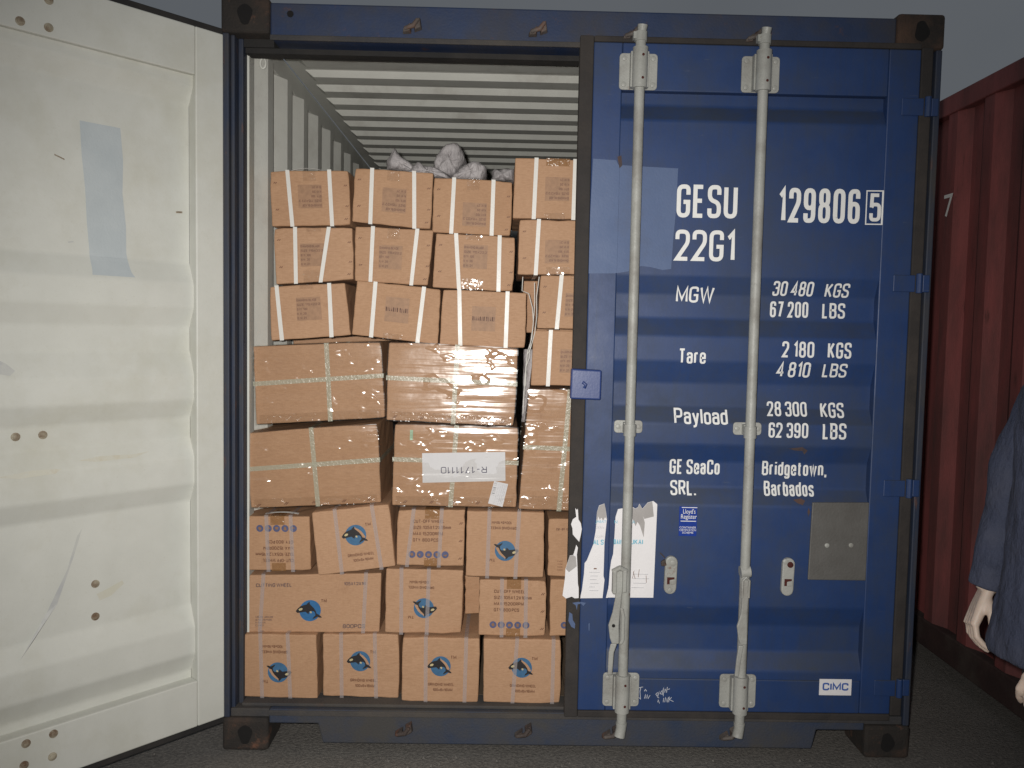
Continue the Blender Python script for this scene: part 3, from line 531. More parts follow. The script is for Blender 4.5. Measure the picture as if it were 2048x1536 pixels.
def ribbon(pts, half, closed):
    """left/right offset points of a stroke with clamped mitres"""
    n = len(pts); L = []; Rr = []
    for i in range(n):
        a = pts[i] - pts[i - 1] if (i or closed) else pts[1] - pts[0]
        b = pts[(i + 1) % n] - pts[i] if (i < n - 1 or closed) else pts[i] - pts[i - 1]
        if a.length < 1e-9: a = b
        if b.length < 1e-9: b = a
        a = a.normalized(); b = b.normalized(); na = Vector((-a.y, a.x)); nb = Vector((-b.y, b.x)); mt = (na + nb)
        mt = mt.normalized() if mt.length > 1e-6 else na; k = min(half / max(.25, mt.dot(na)), half * 2.2)
        L.append(pts[i] + mt * k); Rr.append(pts[i] - mt * k)
    return L, Rr
def stroke_text(s, X0, X1, Z0, Z1, weight=.155, gap=.085):
    """quads in x,z for a line of stencil text filling X0..X1, caps from Z0 to Z1"""
    half = weight / 2; sz = (Z1 - Z0); kz = (1 - weight) * sz; t = weight * sz; gp = gap * sz; sp = .19 * sz
    gl = [ch for ch in s if ch != ' ']; wsum = sum(GL[ch][0] for ch in gl); nsp = s.count(' ')
    kx = (X1 - X0 - len(gl) * t - (len(gl) - 1) * gp - nsp * sp) / wsum
    x = X0; quads = []; lev = 0
    for ch in s:
        if ch == ' ': x += sp; continue
        wd, st = GL[ch]; x0 = x + t / 2; x += wd * kx + t + gp
        for pts, r, c in st:
            lev += 1
            p = round_poly(pts, r, c)
            # true metres, so the stroke keeps its width after the letters are condensed
            q = [Vector((x0 + a.x * kx, Z0 + half * sz + a.y * kz)) for a in p]
            L, Rr = ribbon(q, t / 2, c); n = len(q)
            for i in range(n if c else n - 1):
                j = (i + 1) % n; quads.append((L[i], L[j], Rr[j], Rr[i], (lev % 3) * .00025))
    return quads
def drape_quads(quads, eps):
    b = bmesh.new(); k = 0
    for q in quads:
        e_ = q[4] if len(q) > 4 else 0
        vs = [b.verts.new((p.x, -e_, p.y)) for p in q[:4]]
        try: b.faces.new(vs)
        except ValueError: pass
    z_lo = min(v.co.z for v in b.verts); z_hi = max(v.co.z for v in b.verts)
    for zc in [z for z in ZROWS if z_lo < z < z_hi]: bmesh.ops.bisect_plane(b, geom=b.verts[:] + b.edges[:] + b.faces[:], plane_co=(0, 0, zc), plane_no=(0, 0, 1))
    for v in b.verts: v.co.y += door_y(v.co.x, v.co.z) - eps
    b.normal_update()
    for f in b.faces:
        if f.normal.y > 0: f.normal_flip()
    me = bpy.data.meshes.new('letters'); b.to_mesh(me); b.free(); return me
for t, X0, X1, Z0, Z1 in DOOR_TEXT:
    big = Z1 - Z0 > .08
    link('lettering', drape_quads(stroke_text(t, X0, X1, Z0, Z1, .128 if big else .135), .0016), 'letter', door)
x0, x1, z0, z1 = CHECK_BOX; e = .004
bq = [(x0, x1, z0, z0 + e), (x0, x1, z1 - e, z1), (x0, x0 + e, z0 + e, z1 - e), (x1 - e, x1, z0 + e, z1 - e)]
link('check_digit_frame', drape_quads([[Vector((a, c)), Vector((b, c)), Vector((b, d)), Vector((a, d))] for a, b, c, d in bq], .0016), 'letter', door)

# rust weeping through the paint below two lines of lettering
for poly in ([(1.962, 1.106), (2.010, 1.112), (2.030, 1.100), (2.022, 1.084), (2.012, 1.098), (1.985, 1.099)], [(1.988, .925), (2.016, .930), (2.030, .922), (2.020, .908), (2.002, .914)], [(2.040, .900), (2.046, .885), (2.041, .868), (2.036, .884)], [(1.338, 2.090), (1.352, 2.096), (1.356, 2.062), (1.346, 2.052)]):
    link('rust_stain', conform([poly], .0022), 'rust', door)
# torn notice
for poly in PAPER: link('torn_notice', conform([poly], .0030), 'paper', door)
for poly in PAPER_GREY: link('torn_notice_backing', conform([poly], .0038), 'paper_grey', door)
for poly in SCUFF: link('paint_scuff', conform([poly], .0016), 'patch', door)
def flat_text(s, x0, x1, z0, z1, y, mat, parent, name='lettering', bold=0, keep=False):
    vs, fs, tw, th = text_mesh(s, bold); m = MB()
    m.add([(x0 + vx / tw * (x1 - x0), y, z0 + vy / th * (z1 - z0)) for vx, vy in vs], fs)
    o = m.build(name, mat, parent); return o
YP = -.0052
def st_text(t, x0, x1, z0, z1, eps, mat): return link('lettering', drape_quads(stroke_text(t, x0, x1, z0, z1, .17), eps), mat, door)
st_text('AL S', 1.290, 1.326, .759, .777, .0042, 'ink_cyan'); st_text('DAN', 1.362, 1.388, .760, .778, .0042, 'ink_cyan')
st_text('UKAI', 1.420, 1.464, .761, .779, .0042, 'ink_cyan')
flat_text('JABAT', 1.296, 1.333, .833, .845, YP - .0028, 'ink_cyan', door); flat_text('N', 1.362, 1.372, .834, .845, YP, 'ink_cyan', door); flat_text('A', 1.424, 1.434, .835, .846, YP, 'ink_cyan', door)
flat_text('OLEH', 1.296, 1.324, .784, .793, YP - .0028, 'ink_palegrey', door); flat_text('DEAN', 1.298, 1.326, .815, .824, YP - .0028, 'ink_palegrey', door)
def note_lines(xa, xb, z0, dz, n, y):
    m = MB()
    for k in range(n): m.box(xa + random.uniform(0, .01), xb - random.uniform(0, .02), y - .0002, y, z0 - k * dz, z0 - k * dz + .0022)
    m.build('notice_lines', 'ink_palegrey', door)
note_lines(1.275, 1.318, .660, .013, 6, YP - .0028); note_lines(1.425, 1.490, .655, .016, 4, YP)
MB().box(1.294, 1.304, -.0085, -.0080, .672, .676).build('notice_mark', 'ink_brown', door)
m = MB()
for l in ([(1.430, .640), (1.436, .668), (1.433, .662), (1.440, .640)], [(1.4505, .645), (1.4535, .673)], [(1.4780, .652), (1.4795, .625)]):
    pts = [Vector(p) for p in l]; Lf, Rt = ribbon(pts, .0008, False)
    for i in range(len(pts) - 1): m.add([(p.x, -.0056, p.y) for p in (Lf[i], Lf[i + 1], Rt[i + 1], Rt[i])], [(0, 1, 2, 3)])
m.build('signature', 'ink_brown', door)
# classification sticker
MB().box(1.588, 1.650, -.0022, -.0003, .793, .897).build('register_sticker', 'sticker_blue', door)
ys = -.0032
flat_text("Lloyd's", 1.601, 1.644, .867, .889, ys, 'letter', door); flat_text('Register', 1.594, 1.649, .849, .870, ys - .0005, 'letter', door)
MB().box(1.596, 1.650, ys - .0003, ys, .8925, .895).box(1.593, 1.647, ys - .0003, ys, .8445, .847).build('sticker_rule', 'letter', door)
for t, a, b, z in (('CONTAINER', 1.590, 1.648, .8200), ('CERTIFICATION', 1.590, 1.648, .8108), ('SCHEME', 1.600, 1.639, .8016)): flat_text(t, a, b, z, z + .0070, ys, 'letter', door)
MB().box(2.103, 2.217, -.0062, -.0042, .232, .290).build('maker_sticker', 'paper', door)
link('lettering', drape_quads(stroke_text('CIMC', 2.114, 2.206, .2495, .2775, .21), .0030), 'cimc_blue', door)
# chalk scribble
m = MB()
for l in SCRIBBLE:
    pts = [Vector((x, z)) for x, z in l]; Lf, Rt = ribbon(pts, .0011, False)
    for i in range(len(pts) - 1): m.add([(p.x, -.0058, p.y) for p in (Lf[i], Lf[i + 1], Rt[i + 1], Rt[i])], [(0, 1, 2, 3)])
m.build('chalk_scribble', 'chalk', door)
# document plate
pl = MB().prism([(2.050, .920), (2.249, .923), (2.249, .646), (2.045, .646)], -.010, -.0015).build('document_plate', 'galv_dull', door, bevel=.003)
for x, z in ((2.106, .770), (2.190, .772)): MB().disc((x, -.0095, z), .008, (0, -1, 0), 12, .005, .5).build('rivet', 'galv', door, True)
# lock cover plate bridging to the other leaf
lp = MB().hexa([(1.196, -.046, 1.372), (1.300, -.046, 1.368), (1.299, -.046, 1.266), (1.194, -.046, 1.268)], [(1.196, -.008, 1.372), (1.300, -.008, 1.368), (1.299, -.008, 1.266), (1.194, -.008, 1.268)]).build('lock_plate', 'plate_blue', door, bevel=.006, bseg=3)
MB().tube([(1.236, -.0465, 1.326), (1.246, -.052, 1.318), (1.242, -.0465, 1.308)], .006, 8).build('weld_bead', 'plate_blue', door, True)
# hinges on the right
for z in (2.28, 1.685, .975, .262):
    m = MB().box(2.296, 2.372, -.010, -.0045, z - .030, z + .028); m.tube([(2.386, -.008, z - .034), (2.386, -.008, z + .034)], .011, 12)
    m.box(2.400, 2.424, -.006, .003, z - .030, z + .030); m.build('hinge', 'blue', door, bevel=.005)

def bracket(x, z0, z1, wd, ear, parent):
    """guide bracket: pressed plate with two ears and a collar round the rod"""
    m = MB(); h = (z1 - z0) / 2; zc = (z0 + z1) / 2; r = min(.012, h * .5)
    def rr(xa, xb):
        c = []
        for cx_, cz_, a0 in ((xb - r, z1 - r, 0), (xa + r, z1 - r, 90), (xa + r, z0 + r, 180), (xb - r, z0 + r, 270)):
            c += [(cx_ + r * math.cos(R(a0 + k * 30)), cz_ + r * math.sin(R(a0 + k * 30))) for k in range(4)]
        return c
    m.prism(rr(x - wd / 2, x + wd / 2), -.0125, -.0045)
    b = m.build('rod_bracket', 'galv', parent, bevel=.002)
    ex = wd / 2 - ear / 2
    for sx in (-1, 1):
        for dz in ((-.36, .36) if h > .03 else (0,)):
            MB().disc((x + sx * ex, -.0122, zc + dz * 2 * h), .0085, (0, -1, 0), 12, .006, .55).build('bolt_head', 'galv', parent, True)
    return b
def rod(x, z0, z1, top_z, handle):
    y = -.045
    MB().tube([(x, y, z0), (x, y, z1)], .0170, 16).build('locking_rod', 'galv', door, True)
    for (za, zb) in ((2.312, 2.432), (.185, .305)):
        bracket(x, za, zb, .128, .03, door)
        m = MB().tube([(x, y, za - .004), (x, y, zb + .008)], .0255, 16); m.box(x - .030, x + .030, -.040, -.013, za + .002, zb - .002)
        m.build('rod_collar', 'galv', door, True)
        for dz in (.2, .82): MB().disc((x + .006, y - .0242, za + (zb - za) * dz), .0045, (0, -1, 0), 10, .0018).build('grease_hole', 'red_hole', door)
    bracket(x, 1.152, 1.196, .098, .026, door)
    m = MB().tube([(x, y, 1.146), (x, y, 1.186)], .0215, 14); m.box(x - .02, x + .02, -.04, -.013, 1.156, 1.19); m.build('rod_collar', 'galv', door, True)
    # cam ends
    m = MB().tube([(x, y, z1 - .002), (x, y, z1 + .028)], .021, 12); m.box(x - .026, x + .004, y - .012, y + .012, z1 + .004, z1 + .026); m.tube([(x + .002, y - .002, z1 + .026), (x + .004, y - .006, z1 + .050)], [.014, .017], 10)
    m.build('cam_end', 'galv', door, True)
    m = MB().tube([(x, y, z0 + .002), (x - .001, y - .002, z0 - .018), (x - .007, y - .006, z0 - .046)], [.020, .018, .019], 12); m.build('cam_end', 'galv', door, True)
rod(1.400, .140, 2.462, 0, 0); rod(1.812, .145, 2.462, 0, 0)
# swing handles folded down beside their rods
def bar(pts, wd, th, name, mat='galv'):
    """flat bar through (x, y, z) points, width across x"""
    m = MB(); n = len(pts)
    for i, (x, y, z) in enumerate(pts):
        ww = wd[i] / 2 if isinstance(wd, list) else wd / 2
        m.v += [(x - ww, y, z), (x + ww, y, z), (x + ww, y - th, z), (x - ww, y - th, z)]
    for i in range(n - 1):
        a = i * 4; m.f += [(a + k, a + (k + 1) % 4, a + 4 + (k + 1) % 4, a + 4 + k) for k in range(4)]
    m.f += [(3, 2, 1, 0), (4 * n - 4, 4 * n - 3, 4 * n - 2, 4 * n - 1)]
    return m.build(name, mat, door, bevel=.0035)
bar([(1.376, -.066, .700), (1.374, -.070, .640), (1.372, -.072, .590), (1.366, -.074, .545), (1.358, -.076, .500), (1.362, -.076, .455), (1.366, -.074, .435)], [.030, .026, .022, .026, .036, .032, .024], .010, 'door_handle')
bar([(1.384, -.078, .560), (1.390, -.080, .530), (1.390, -.080, .450), (1.384, -.080, .435)], .012, .006, 'handle_grip')
bar([(1.362, -.066, .432), (1.354, -.064, .400), (1.352, -.060, .320)], [.022, .018, .016], .010, 'handle_link')
m = MB().box(1.350, 1.364, -.090, -.062, .610, .690).box(1.384, 1.398, -.090, -.062, .615, .692).tube([(1.350, -.078, .684), (1.374, -.084, .700), (1.398, -.078, .686)], .010, 8)
m.build('handle_fork', 'galv', door, bevel=.004)
MB().disc((1.357, -.0865, .500), .006, (0, -1, 0), 10, .002).build('handle_hole', 'dark_hole', door)
bar([(1.808, -.062, .660), (1.808, -.066, .600), (1.806, -.066, .545), (1.800, -.068, .500), (1.804, -.068, .455), (1.808, -.066, .435)], [.022, .022, .022, .036, .030, .022], .010, 'door_handle')
m = MB().tube([(1.797, -.074, .600), (1.797, -.076, .660), (1.808, -.077, .672), (1.819, -.076, .660), (1.819, -.074, .600)], .0045, 8); m.build('handle_fork', 'galv', door, True)
bar([(1.800, -.066, .432), (1.794, -.064, .380), (1.790, -.060, .320)], [.018, .016, .014], .010, 'handle_link')
MB().tube([(1.795, -.045, .681), (1.829, -.045, .684)], .021, 14).build('handle_hub', 'galv', door, True)
# handle catches
for x, flip in ((1.563, 1), (1.973, 0)):
    c = [(x + .0215 * math.cos(R(a)), .703 + .0215 * math.sin(R(a))) for a in range(0, 181, 20)] + [(x - .002 + .0215 * math.cos(R(a)), .612 + .0215 * math.sin(R(a))) for a in range(180, 361, 20)]
    MB().prism(c, -.020, -.0015).build('handle_catch', 'galv', door, bevel=.004)
    MB().box(x - .014, x + .011, -.0225, -.0195, .627, .651).build('catch_slot', 'red_hole', door)
    MB().hexa([(x - .006, -.026, .642), (x + .014, -.026, .646), (x + .014, -.026, .628), (x - .006, -.026, .626)], [(x - .006, -.020, .642), (x + .014, -.020, .646), (x + .014, -.020, .628), (x - .006, -.020, .626)]).build('catch_tongue', 'galv', door, bevel=.002)
    MB().disc((x + .004, -.0195, .702), .0105, (0, -1, 0), 14, .006, .6).build('bolt_head', 'galv' if flip else 'red_hole', door, True)
    if flip:
        MB().disc((x - .004, -.0195, .606), .0085, (0, -1, 0), 14, .006, .6).build('bolt_head', 'galv', door, True)
        MB().hexa([(x - .038, -.028, .706), (x - .024, -.028, .716), (x - .018, -.028, .694), (x - .036, -.028, .690)], [(x - .038, -.014, .706), (x - .024, -.014, .716), (x - .018, -.014, .694), (x - .036, -.014, .690)]).build('catch_lever', 'keeper', door, bevel=.003)
        MB().tube([(x - .042, -.024, .738), (x - .026, -.028, .722)], .0022, 6).build('seal_wire', 'keeper', door)
    else:
        MB().disc((x - .012, -.0165, .712), .010, (0, -1, 0), 12, .006, .6).build('catch_lever', 'galv', door, True)

# left door, swung open towards the camera
ld = bpy.data.objects.new('left_door', None); COL.objects.link(ld); adopt(ld, box_root)
ang = R(47.5); dv = Vector((-math.sin(R(42.5)), -math.cos(R(42.5)))); nv = Vector((-dv.y, dv.x)); hv = Vector((.015, 0))
def LXY(s_, r):   # r counted from the outer face (far side) towards the inside
    p = hv + dv * s_ + nv * (r - .050); return (p.x, p.y)
MEML = [(.006, .104, .125, 2.463, .001, .0505), (1.070, 1.168, .125, 2.463, .001, .0505), (.1045, 1.0695, 2.308, 2.463, .001, .0500), (.1045, 1.0695, .125, .285, .001, .0500)]
door_parts(ld, LXY, .104, 1.070, 'white', 'white', MEML)
def lbox(s0, s1, z0, z1, r0, r1, name, mat, bev=0):
    q = [LXY(s0, r0), LXY(s1, r0), LXY(s1, r1), LXY(s0, r1)]
    return MB().add([p + (z0,) for p in q] + [p + (z1,) for p in q], [(3, 2, 1, 0), (4, 5, 6, 7), (0, 1, 5, 4), (1, 2, 6, 5), (2, 3, 7, 6), (3, 0, 4, 7)]).build(name, mat, ld, bevel=bev)
lbox(.000, 1.175, 2.4635, 2.486, .000, .040, 'door_gasket', 'rubber', .004); lbox(.000, 1.175, .100, .1245, .000, .040, 'door_gasket', 'rubber', .004)
lbox(-.022, .0055, .100, 2.486, .000, .034, 'door_gasket', 'rubber', .004); lbox(1.1685, 1.20, .100, 2.486, .000, .034, 'door_gasket', 'rubber', .004)
n3 = Vector((nv.x, nv.y, 0))
def stud(s_, z, r):
    p = LXY(s_, r); m = MB(); c = Vector(p + (z,))
    m.disc(c, .0125, n3, 14, .004); m.disc(c + n3 * .003, .0085, n3, 8, .005, .7); m.build('bolt_head', 'bolt', ld, True)
for s_, z in ((.621, 2.331), (.547, 2.334), (.546, 2.411), (.620, 2.409), (.637, .259), (.562, .262), (.643, .196), (.566, .193)): stud(s_, z, .0498)
for s_, z in ((.636, 1.159), (.563, 1.159), (.418, .678), (.419, .574)): stud(s_, z, recess(z) * DEPTH + .003)
# strip of grey-blue tape left on the panel
m = MB(); zs = [2.10, 2.0, 1.9, 1.8, 1.715, 1.699, 1.685, 1.670, 1.655, 1.640]; ja = [.0, .004, -.003, .003, .0, .002, .003, .004, .006, .014]
for i, z in enumerate(zs):
    t = (2.10 - z) / .46; a = .448 - .028 * t + ja[i] * .4 - (.03 if i == 0 else 0) * 0; b_ = .328 - .018 * t - ja[i]
    for s_ in (a, b_): m.v.append(LXY(s_, recess(z) * DEPTH + .0045) + (z,))
for i in range(len(zs) - 1): m.f.append((2 * i, 2 * i + 1, 2 * i + 3, 2 * i + 2))
m.build('tape_strip', 'tape_mark', ld)
def lstain(pts, mat, name, eps=.0042):
    m = MB(); q = []
    for s_, z in pts: q.append(LXY(s_, recess(z) * DEPTH + eps) + (z,))
    m.add(q, [tuple(range(len(q)))]); m.build(name, mat, ld)
def lmark(s0, z0, s1, z1, w_, mat='scrape'):
    lstain([(s0, z0), (s1, z1), (s1, z1 + w_), (s0, z0 + w_)], mat, 'scrape_mark')
lmark(.520, 1.985, .492, 1.975, .004, 'bolt'); lmark(.150, 1.86, .128, 1.862, .006, 'bolt'); lmark(.485, 1.702 + .03, .470, 1.700 + .035, .004, 'scrape')
lstain([(.700, 1.395), (.660, 1.372), (.640, 1.352), (.655, 1.338), (.690, 1.345), (.715, 1.366)], 'scrape', 'grey_scuff')
lstain([(.560, .62), (.500, .74), (.470, .84), (.455, .86), (.480, .78), (.530, .64), (.600, .54), (.640, .50)], 'scrape', 'grey_scuff')
lstain([(.470, 1.075), (.400, 1.082), (.300, 1.078), (.250, 1.083), (.300, 1.068), (.420, 1.066)], 'rust_wash', 'rust_wash')
lstain([(.690, 1.050), (.600, 1.060), (.520, 1.056), (.540, 1.044), (.640, 1.040)], 'rust_wash', 'rust_wash')
lstain([(.415, .645), (.380, .655), (.335, .672), (.330, .660), (.370, .630), (.405, .622)], 'rust_wash', 'rust_wash')
lbox(.405, .448, 2.092, 2.0995, .0, .0044, 'tape_corner', 'white')
for z in (2.28, 1.685, .975, .262):   # hinges of the open leaf
    m = MB().tube([(-.016, -.006, z - .052), (-.016, -.006, z + .052)], .012, 12); m.box(-.014, .003, -.010, .010, z - .034, z + .034); m.build('hinge', 'post', ld, bevel=.004)

# ================================================================ the red container alongside
rc = thing('shipping_container', 'dark red corrugated shipping container standing beside the blue one', 'container', (4.16, 1.9, 0))
RX, RY0, RY1 = 2.945, -2.2, 3.858
side_wall('side_wall', 'red', rc, RX + .004, RX + .040, RY0 + .06, RY1 - .06, .20, 2.50, .205)
MB().box(RX - .004, RX + .055, RY0 + .178, RY1 - .178, 2.5005, 2.585).build('top_side_rail', 'red', rc, bevel=.005)
MB().box(RX - .006, RX + .055, RY0 + .178, RY1 - .178, .075, .1995).build('bottom_side_rail', 'red_dark', rc, bevel=.005)
for y in (RY0, RY1 - .178):
    for z in (0, H_ - .118):
        MB().box(RX - .010, RX + .152, y, y + .178, z, z + .118).build('corner_casting', 'casting', rc, bevel=.012)
        MB().box(RX + 2.27, RX + 2.43, y, y + .178, z, z + .118).build('corner_casting', 'casting', rc, bevel=.012)
for y in (RY0 + .006, RY1 - .07):
    MB().box(RX, RX + .06, y, y + .06, .1181, H_ - .1181).build('corner_post', 'red', rc, bevel=.004)
    MB().box(RX + 2.37, RX + 2.43, y, y + .06, .1181, H_ - .1181).build('corner_post', 'red', rc, bevel=.004)
    MB().box(RX + .061, RX + 2.369, y + .01, y + .05, .12, 2.56).build('end_wall', 'red', rc)
side_wall('side_wall', 'red', rc, RX + 2.43, RX + 2.394, RY0 + .06, RY1 - .06, .12, 2.56, .05)
MB().box(RX + .056, RX + 2.36, RY0 + .06, RY1 - .06, 2.565, 2.580).build('roof_panel', 'red', rc)
MB().box(RX + .056, RX + 2.36, RY0 + .06, RY1 - .06, .10, .17).build('floor', 'wood', rc)
# the last digit of its number, on the corrugated side
x7 = RX + .0025; y7 = .885
q = stroke_text('7', 0, .078, 2.042, 2.146, .15); m = MB()
for quad in q: m.add([(x7, y7 + .045 - p.x, p.y) for p in quad[:4]], [(0, 1, 2, 3)])
m.build('lettering', 'letter', rc)
# ================================================================ cartons
BOX_DEPTH = .40
class Carton:
    """one carton: a slightly crushed hexahedron whose front is a measured quad"""
    def __init__(s, key, label, group, seed, depth=BOX_DEPTH, wrap=False, lean=0.0):
        Y, q = BOXES[key]; s.Y = Y; s.q = q; s.lean = lean
        cx_ = sum(p[0] for p in q) / 4; zb = min(q[2][1], q[3][1])
        s.root = thing('cardboard_box', label, 'box', (cx_, Y + depth / 2, zb), group)
        s.w = (Vector((q[1][0] - q[0][0], q[1][1] - q[0][1]))).length; s.h = (Vector((q[0][0] - q[3][0], q[0][1] - q[3][1]))).length
        s.depth = depth; s.seed = seed
        b = bmesh.new(); N = 8
        idx = {}
        def vert(i, j, k):
            if (i, j, k) not in idx: idx[(i, j, k)] = b.verts.new(s.at(i / N, j / N, 0) + Vector((0, depth * k / N, 0)))
            return idx[(i, j, k)]
        for a in range(N):
            for c in range(N):
                b.faces.new([vert(a, c, 0), vert(a + 1, c, 0), vert(a + 1, c + 1, 0), vert(a, c + 1, 0)])
                b.faces.new([vert(a, c, N), vert(a, c + 1, N), vert(a + 1, c + 1, N), vert(a + 1, c, N)])
                b.faces.new([vert(a, 0, c), vert(a, 0, c + 1), vert(a + 1, 0, c + 1), vert(a + 1, 0, c)])
                b.faces.new([vert(a, N, c), vert(a + 1, N, c), vert(a + 1, N, c + 1), vert(a, N, c + 1)])
                b.faces.new([vert(0, a, c), vert(0, a + 1, c), vert(0, a + 1, c + 1), vert(0, a, c + 1)])
                b.faces.new([vert(N, a, c), vert(N, a, c + 1), vert(N, a + 1, c + 1), vert(N, a + 1, c)])
        for (i, j, k), v in idx.items():   # crushed edges and shallow dents, never outward past the faces
            nz = noise.noise(Vector((i * .7 + seed * 3.1, j * .7, k * .5 + seed)))
            nz2 = noise.noise(Vector((i * .5 + seed * 1.7, j * .5 + 9, k * .4)))
            if k == 0: v.co.y += .0024 * abs(nz)
            if j == N: v.co.z -= .0060 * abs(nz2) * (1 if 0 < i < N else .6)
            if j == 0: v.co.z += .0045 * abs(nz)
            if i in (0, N): v.co.x += (.0050 if i == 0 else -.0050) * abs(nz2)
            # bashed corners
            ci = min(i, N - i); cj = min(j, N - j); ck = min(k, N - k)
            if ci + cj + ck <= 1:
                kk = abs(noise.noise(Vector((round(i / N) * 5.3 + seed, round(j / N) * 7.7, round(k / N) * 3.1 + seed * 2)))) * (.016 if ci + cj + ck == 0 else .006)
                v.co += Vector(((1 if i < N / 2 else -1) * kk * .6, (1 if k < N / 2 else -1) * kk * .7, (1 if j < N / 2 else -1) * kk * .6))
        bmesh.ops.recalc_face_normals(b, faces=b.faces)
        me = bpy.data.meshes.new('carton'); b.to_mesh(me)
        s.body = link('carton', me, 'card', s.root, bevel=.0045, bseg=2)
        if wrap:
            for v in b.verts: v.co += v.normal * 0
            me2 = bpy.data.meshes.new('wrap'); 
            bmesh.ops.subdivide_edges(b, edges=b.edges[:], cuts=1, use_grid_fill=True)
            b.normal_update()
            for v in b.verts:
                p = v.co; wr = noise.noise(Vector((p.x * 9 + seed, p.y * 9, p.z * 34))) * .5 + noise.noise(Vector((p.x * 30, p.y * 20, p.z * 45 + seed))) * .5
                v.co = p + v.normal * (.0042 + .0005 * wr)
            b.to_mesh(me2); s.film = link('stretch_wrap', me2, 'wrap', s.root, True)
        b.free()
    def at(s, u, v, off=0.0):   # u right, v up on the front face; off towards the viewer
        q = s.q; bx = (1 - u) * (1 - v); 
        c = [(1 - u) * v, u * v, u * (1 - v), (1 - u) * (1 - v)]
        x = sum(k * p[0] for k, p in zip(c, q)); z = sum(k * p[1] for k, p in zip(c, q))
        return Vector((x, s.Y + s.lean * (v - .5) * s.h - off, z))
    def loop(s, u0, u1, width, off=.0016, vert=True):
        """strap running round the carton; u0 at top, u1 at bottom (or left/right heights)"""
        m = MB(); hw = width / (s.w if vert else s.h) / 2; n = 6; o = off; dp = s.depth
        ring = []
        for i in range(n + 1):
            t = i / n
            a = (u0 + (u1 - u0) * t)
            ring.append([s.at(a - hw, 1 - t, o) if vert else s.at(t, a - hw, o), s.at(a + hw, 1 - t, o) if vert else s.at(t, a + hw, o)])
        d = Vector((0, 0, 1)) if vert else Vector((-1, 0, 0))
        first = [p + d * o for p in ring[0]]; last = [p - d * o for p in ring[-1]]
        back = Vector((0, dp + 2 * o, 0))
        path = [first] + ring[0:1] * 0 + ring + [last] + [[p + back for p in last]] + [[p + back for p in first]]
        for a, b_ in path: m.v += [tuple(a), tuple(b_)]
        k = len(path)
        for i in range(k): j = (i + 1) % k; m.f.append((2 * i, 2 * i + 1, 2 * j + 1, 2 * j))
        return m
    def strap(s, u0, u1, mat='strap_white', width=.0142, vert=True, off=.0016):
        return s.loop(u0, u1, width, off, vert).build('strap', mat, s.root)
    def patch(s, u0, u1, v0, v1, mat, name, off=.0012, n=3):
        m = MB()
        for i in range(n + 1):
            for j in range(n + 1): m.v.append(tuple(s.at(u0 + (u1 - u0) * i / n, v0 + (v1 - v0) * j / n, off)))
        for i in range(n):
            for j in range(n): a = i * (n + 1) + j; m.f.append((a, a + n + 1, a + n + 2, a + 1))
        return m.build(name, mat, s.root)
    def tape(s, u0, u1, drop, top=True, mat='clear_tape', up=.10):
        """sealing tape folded from the top (or bottom) onto the front"""
        m = MB(); o = .0010; e = 1 if top else 0; sg = 1 if top else -1; n = 6
        rows = []
        for k, (dv_, dy) in enumerate(((-drop, 0), (-drop / 2, 0), (0, 0), (0, up / 2), (0, up))):
            for i in range(n + 1):
                p = s.at(u0 + (u1 - u0) * i / n, e + sg * dv_, 0)
                w_ = .0006 * noise.noise(Vector((i * 2.3 + s.seed, k * 1.9, 3)))
                if dy == 0: p = p + Vector((0, -o - abs(w_), sg * o if dv_ == 0 else 0))
                else: p = p + Vector((0, dy, sg * (o + abs(w_))))
                m.v.append(tuple(p))
        for k in range(4):
            for i in range(n): a = k * (n + 1) + i; m.f.append((a, a + 1, a + n + 2, a + n + 1))
        return m.build('sealing_tape', mat, s.root)
    def text(s, txt, u, v, hgt, mat, wid=None, up=True, align='c', bold=0, off=.0022, turn=0, name='print'):
        wid = wid or hgt * .62 * len(txt); quads = stroke_text(txt, 0, wid, 0, hgt, .195, .10); m = MB()
        for q_ in quads:
            out = []
            for p in q_[:4]:
                a = p.x - (wid / 2 if align == 'c' else 0); c = p.y - hgt / 2
                if not up: a, c = -a, -c
                out.append(s.at(u + a / s.w, v + c / s.h, off + q_[4] * .6))
            m.add(out, [(0, 1, 2, 3)])
        return m.build(name, mat, s.root)
    def poly(s, pts, u, v, scale, mat, name, off, up=True, stretch=1.0):
        m = MB(); out = []
        for a, c in pts:
            a *= scale * stretch; c *= scale
            if not up: a, c = -a, -c
            out.append(s.at(u + a / s.w, v + c / s.h, off))
        m.add(out, [tuple(range(len(pts)))]); return m.build(name, mat, s.root)
    def staples(s, spots, ln=.010):
        m = MB()
        for u, v in spots:
            for d in (0, .006):
                c = s.at(u, v, .0012); a = Vector((ln * .45 + 0, 0, ln * .5)); q = Vector((.0010, 0, -.0008)); sh = Vector((d, 0, 0))
                m.add([tuple(c + sh - a - q), tuple(c + sh - a + q), tuple(c + sh + a + q), tuple(c + sh + a - q)], [(0, 1, 2, 3)])
        tag(m.build('staple_marks', 'ink_brown', s.root), kind='stuff')

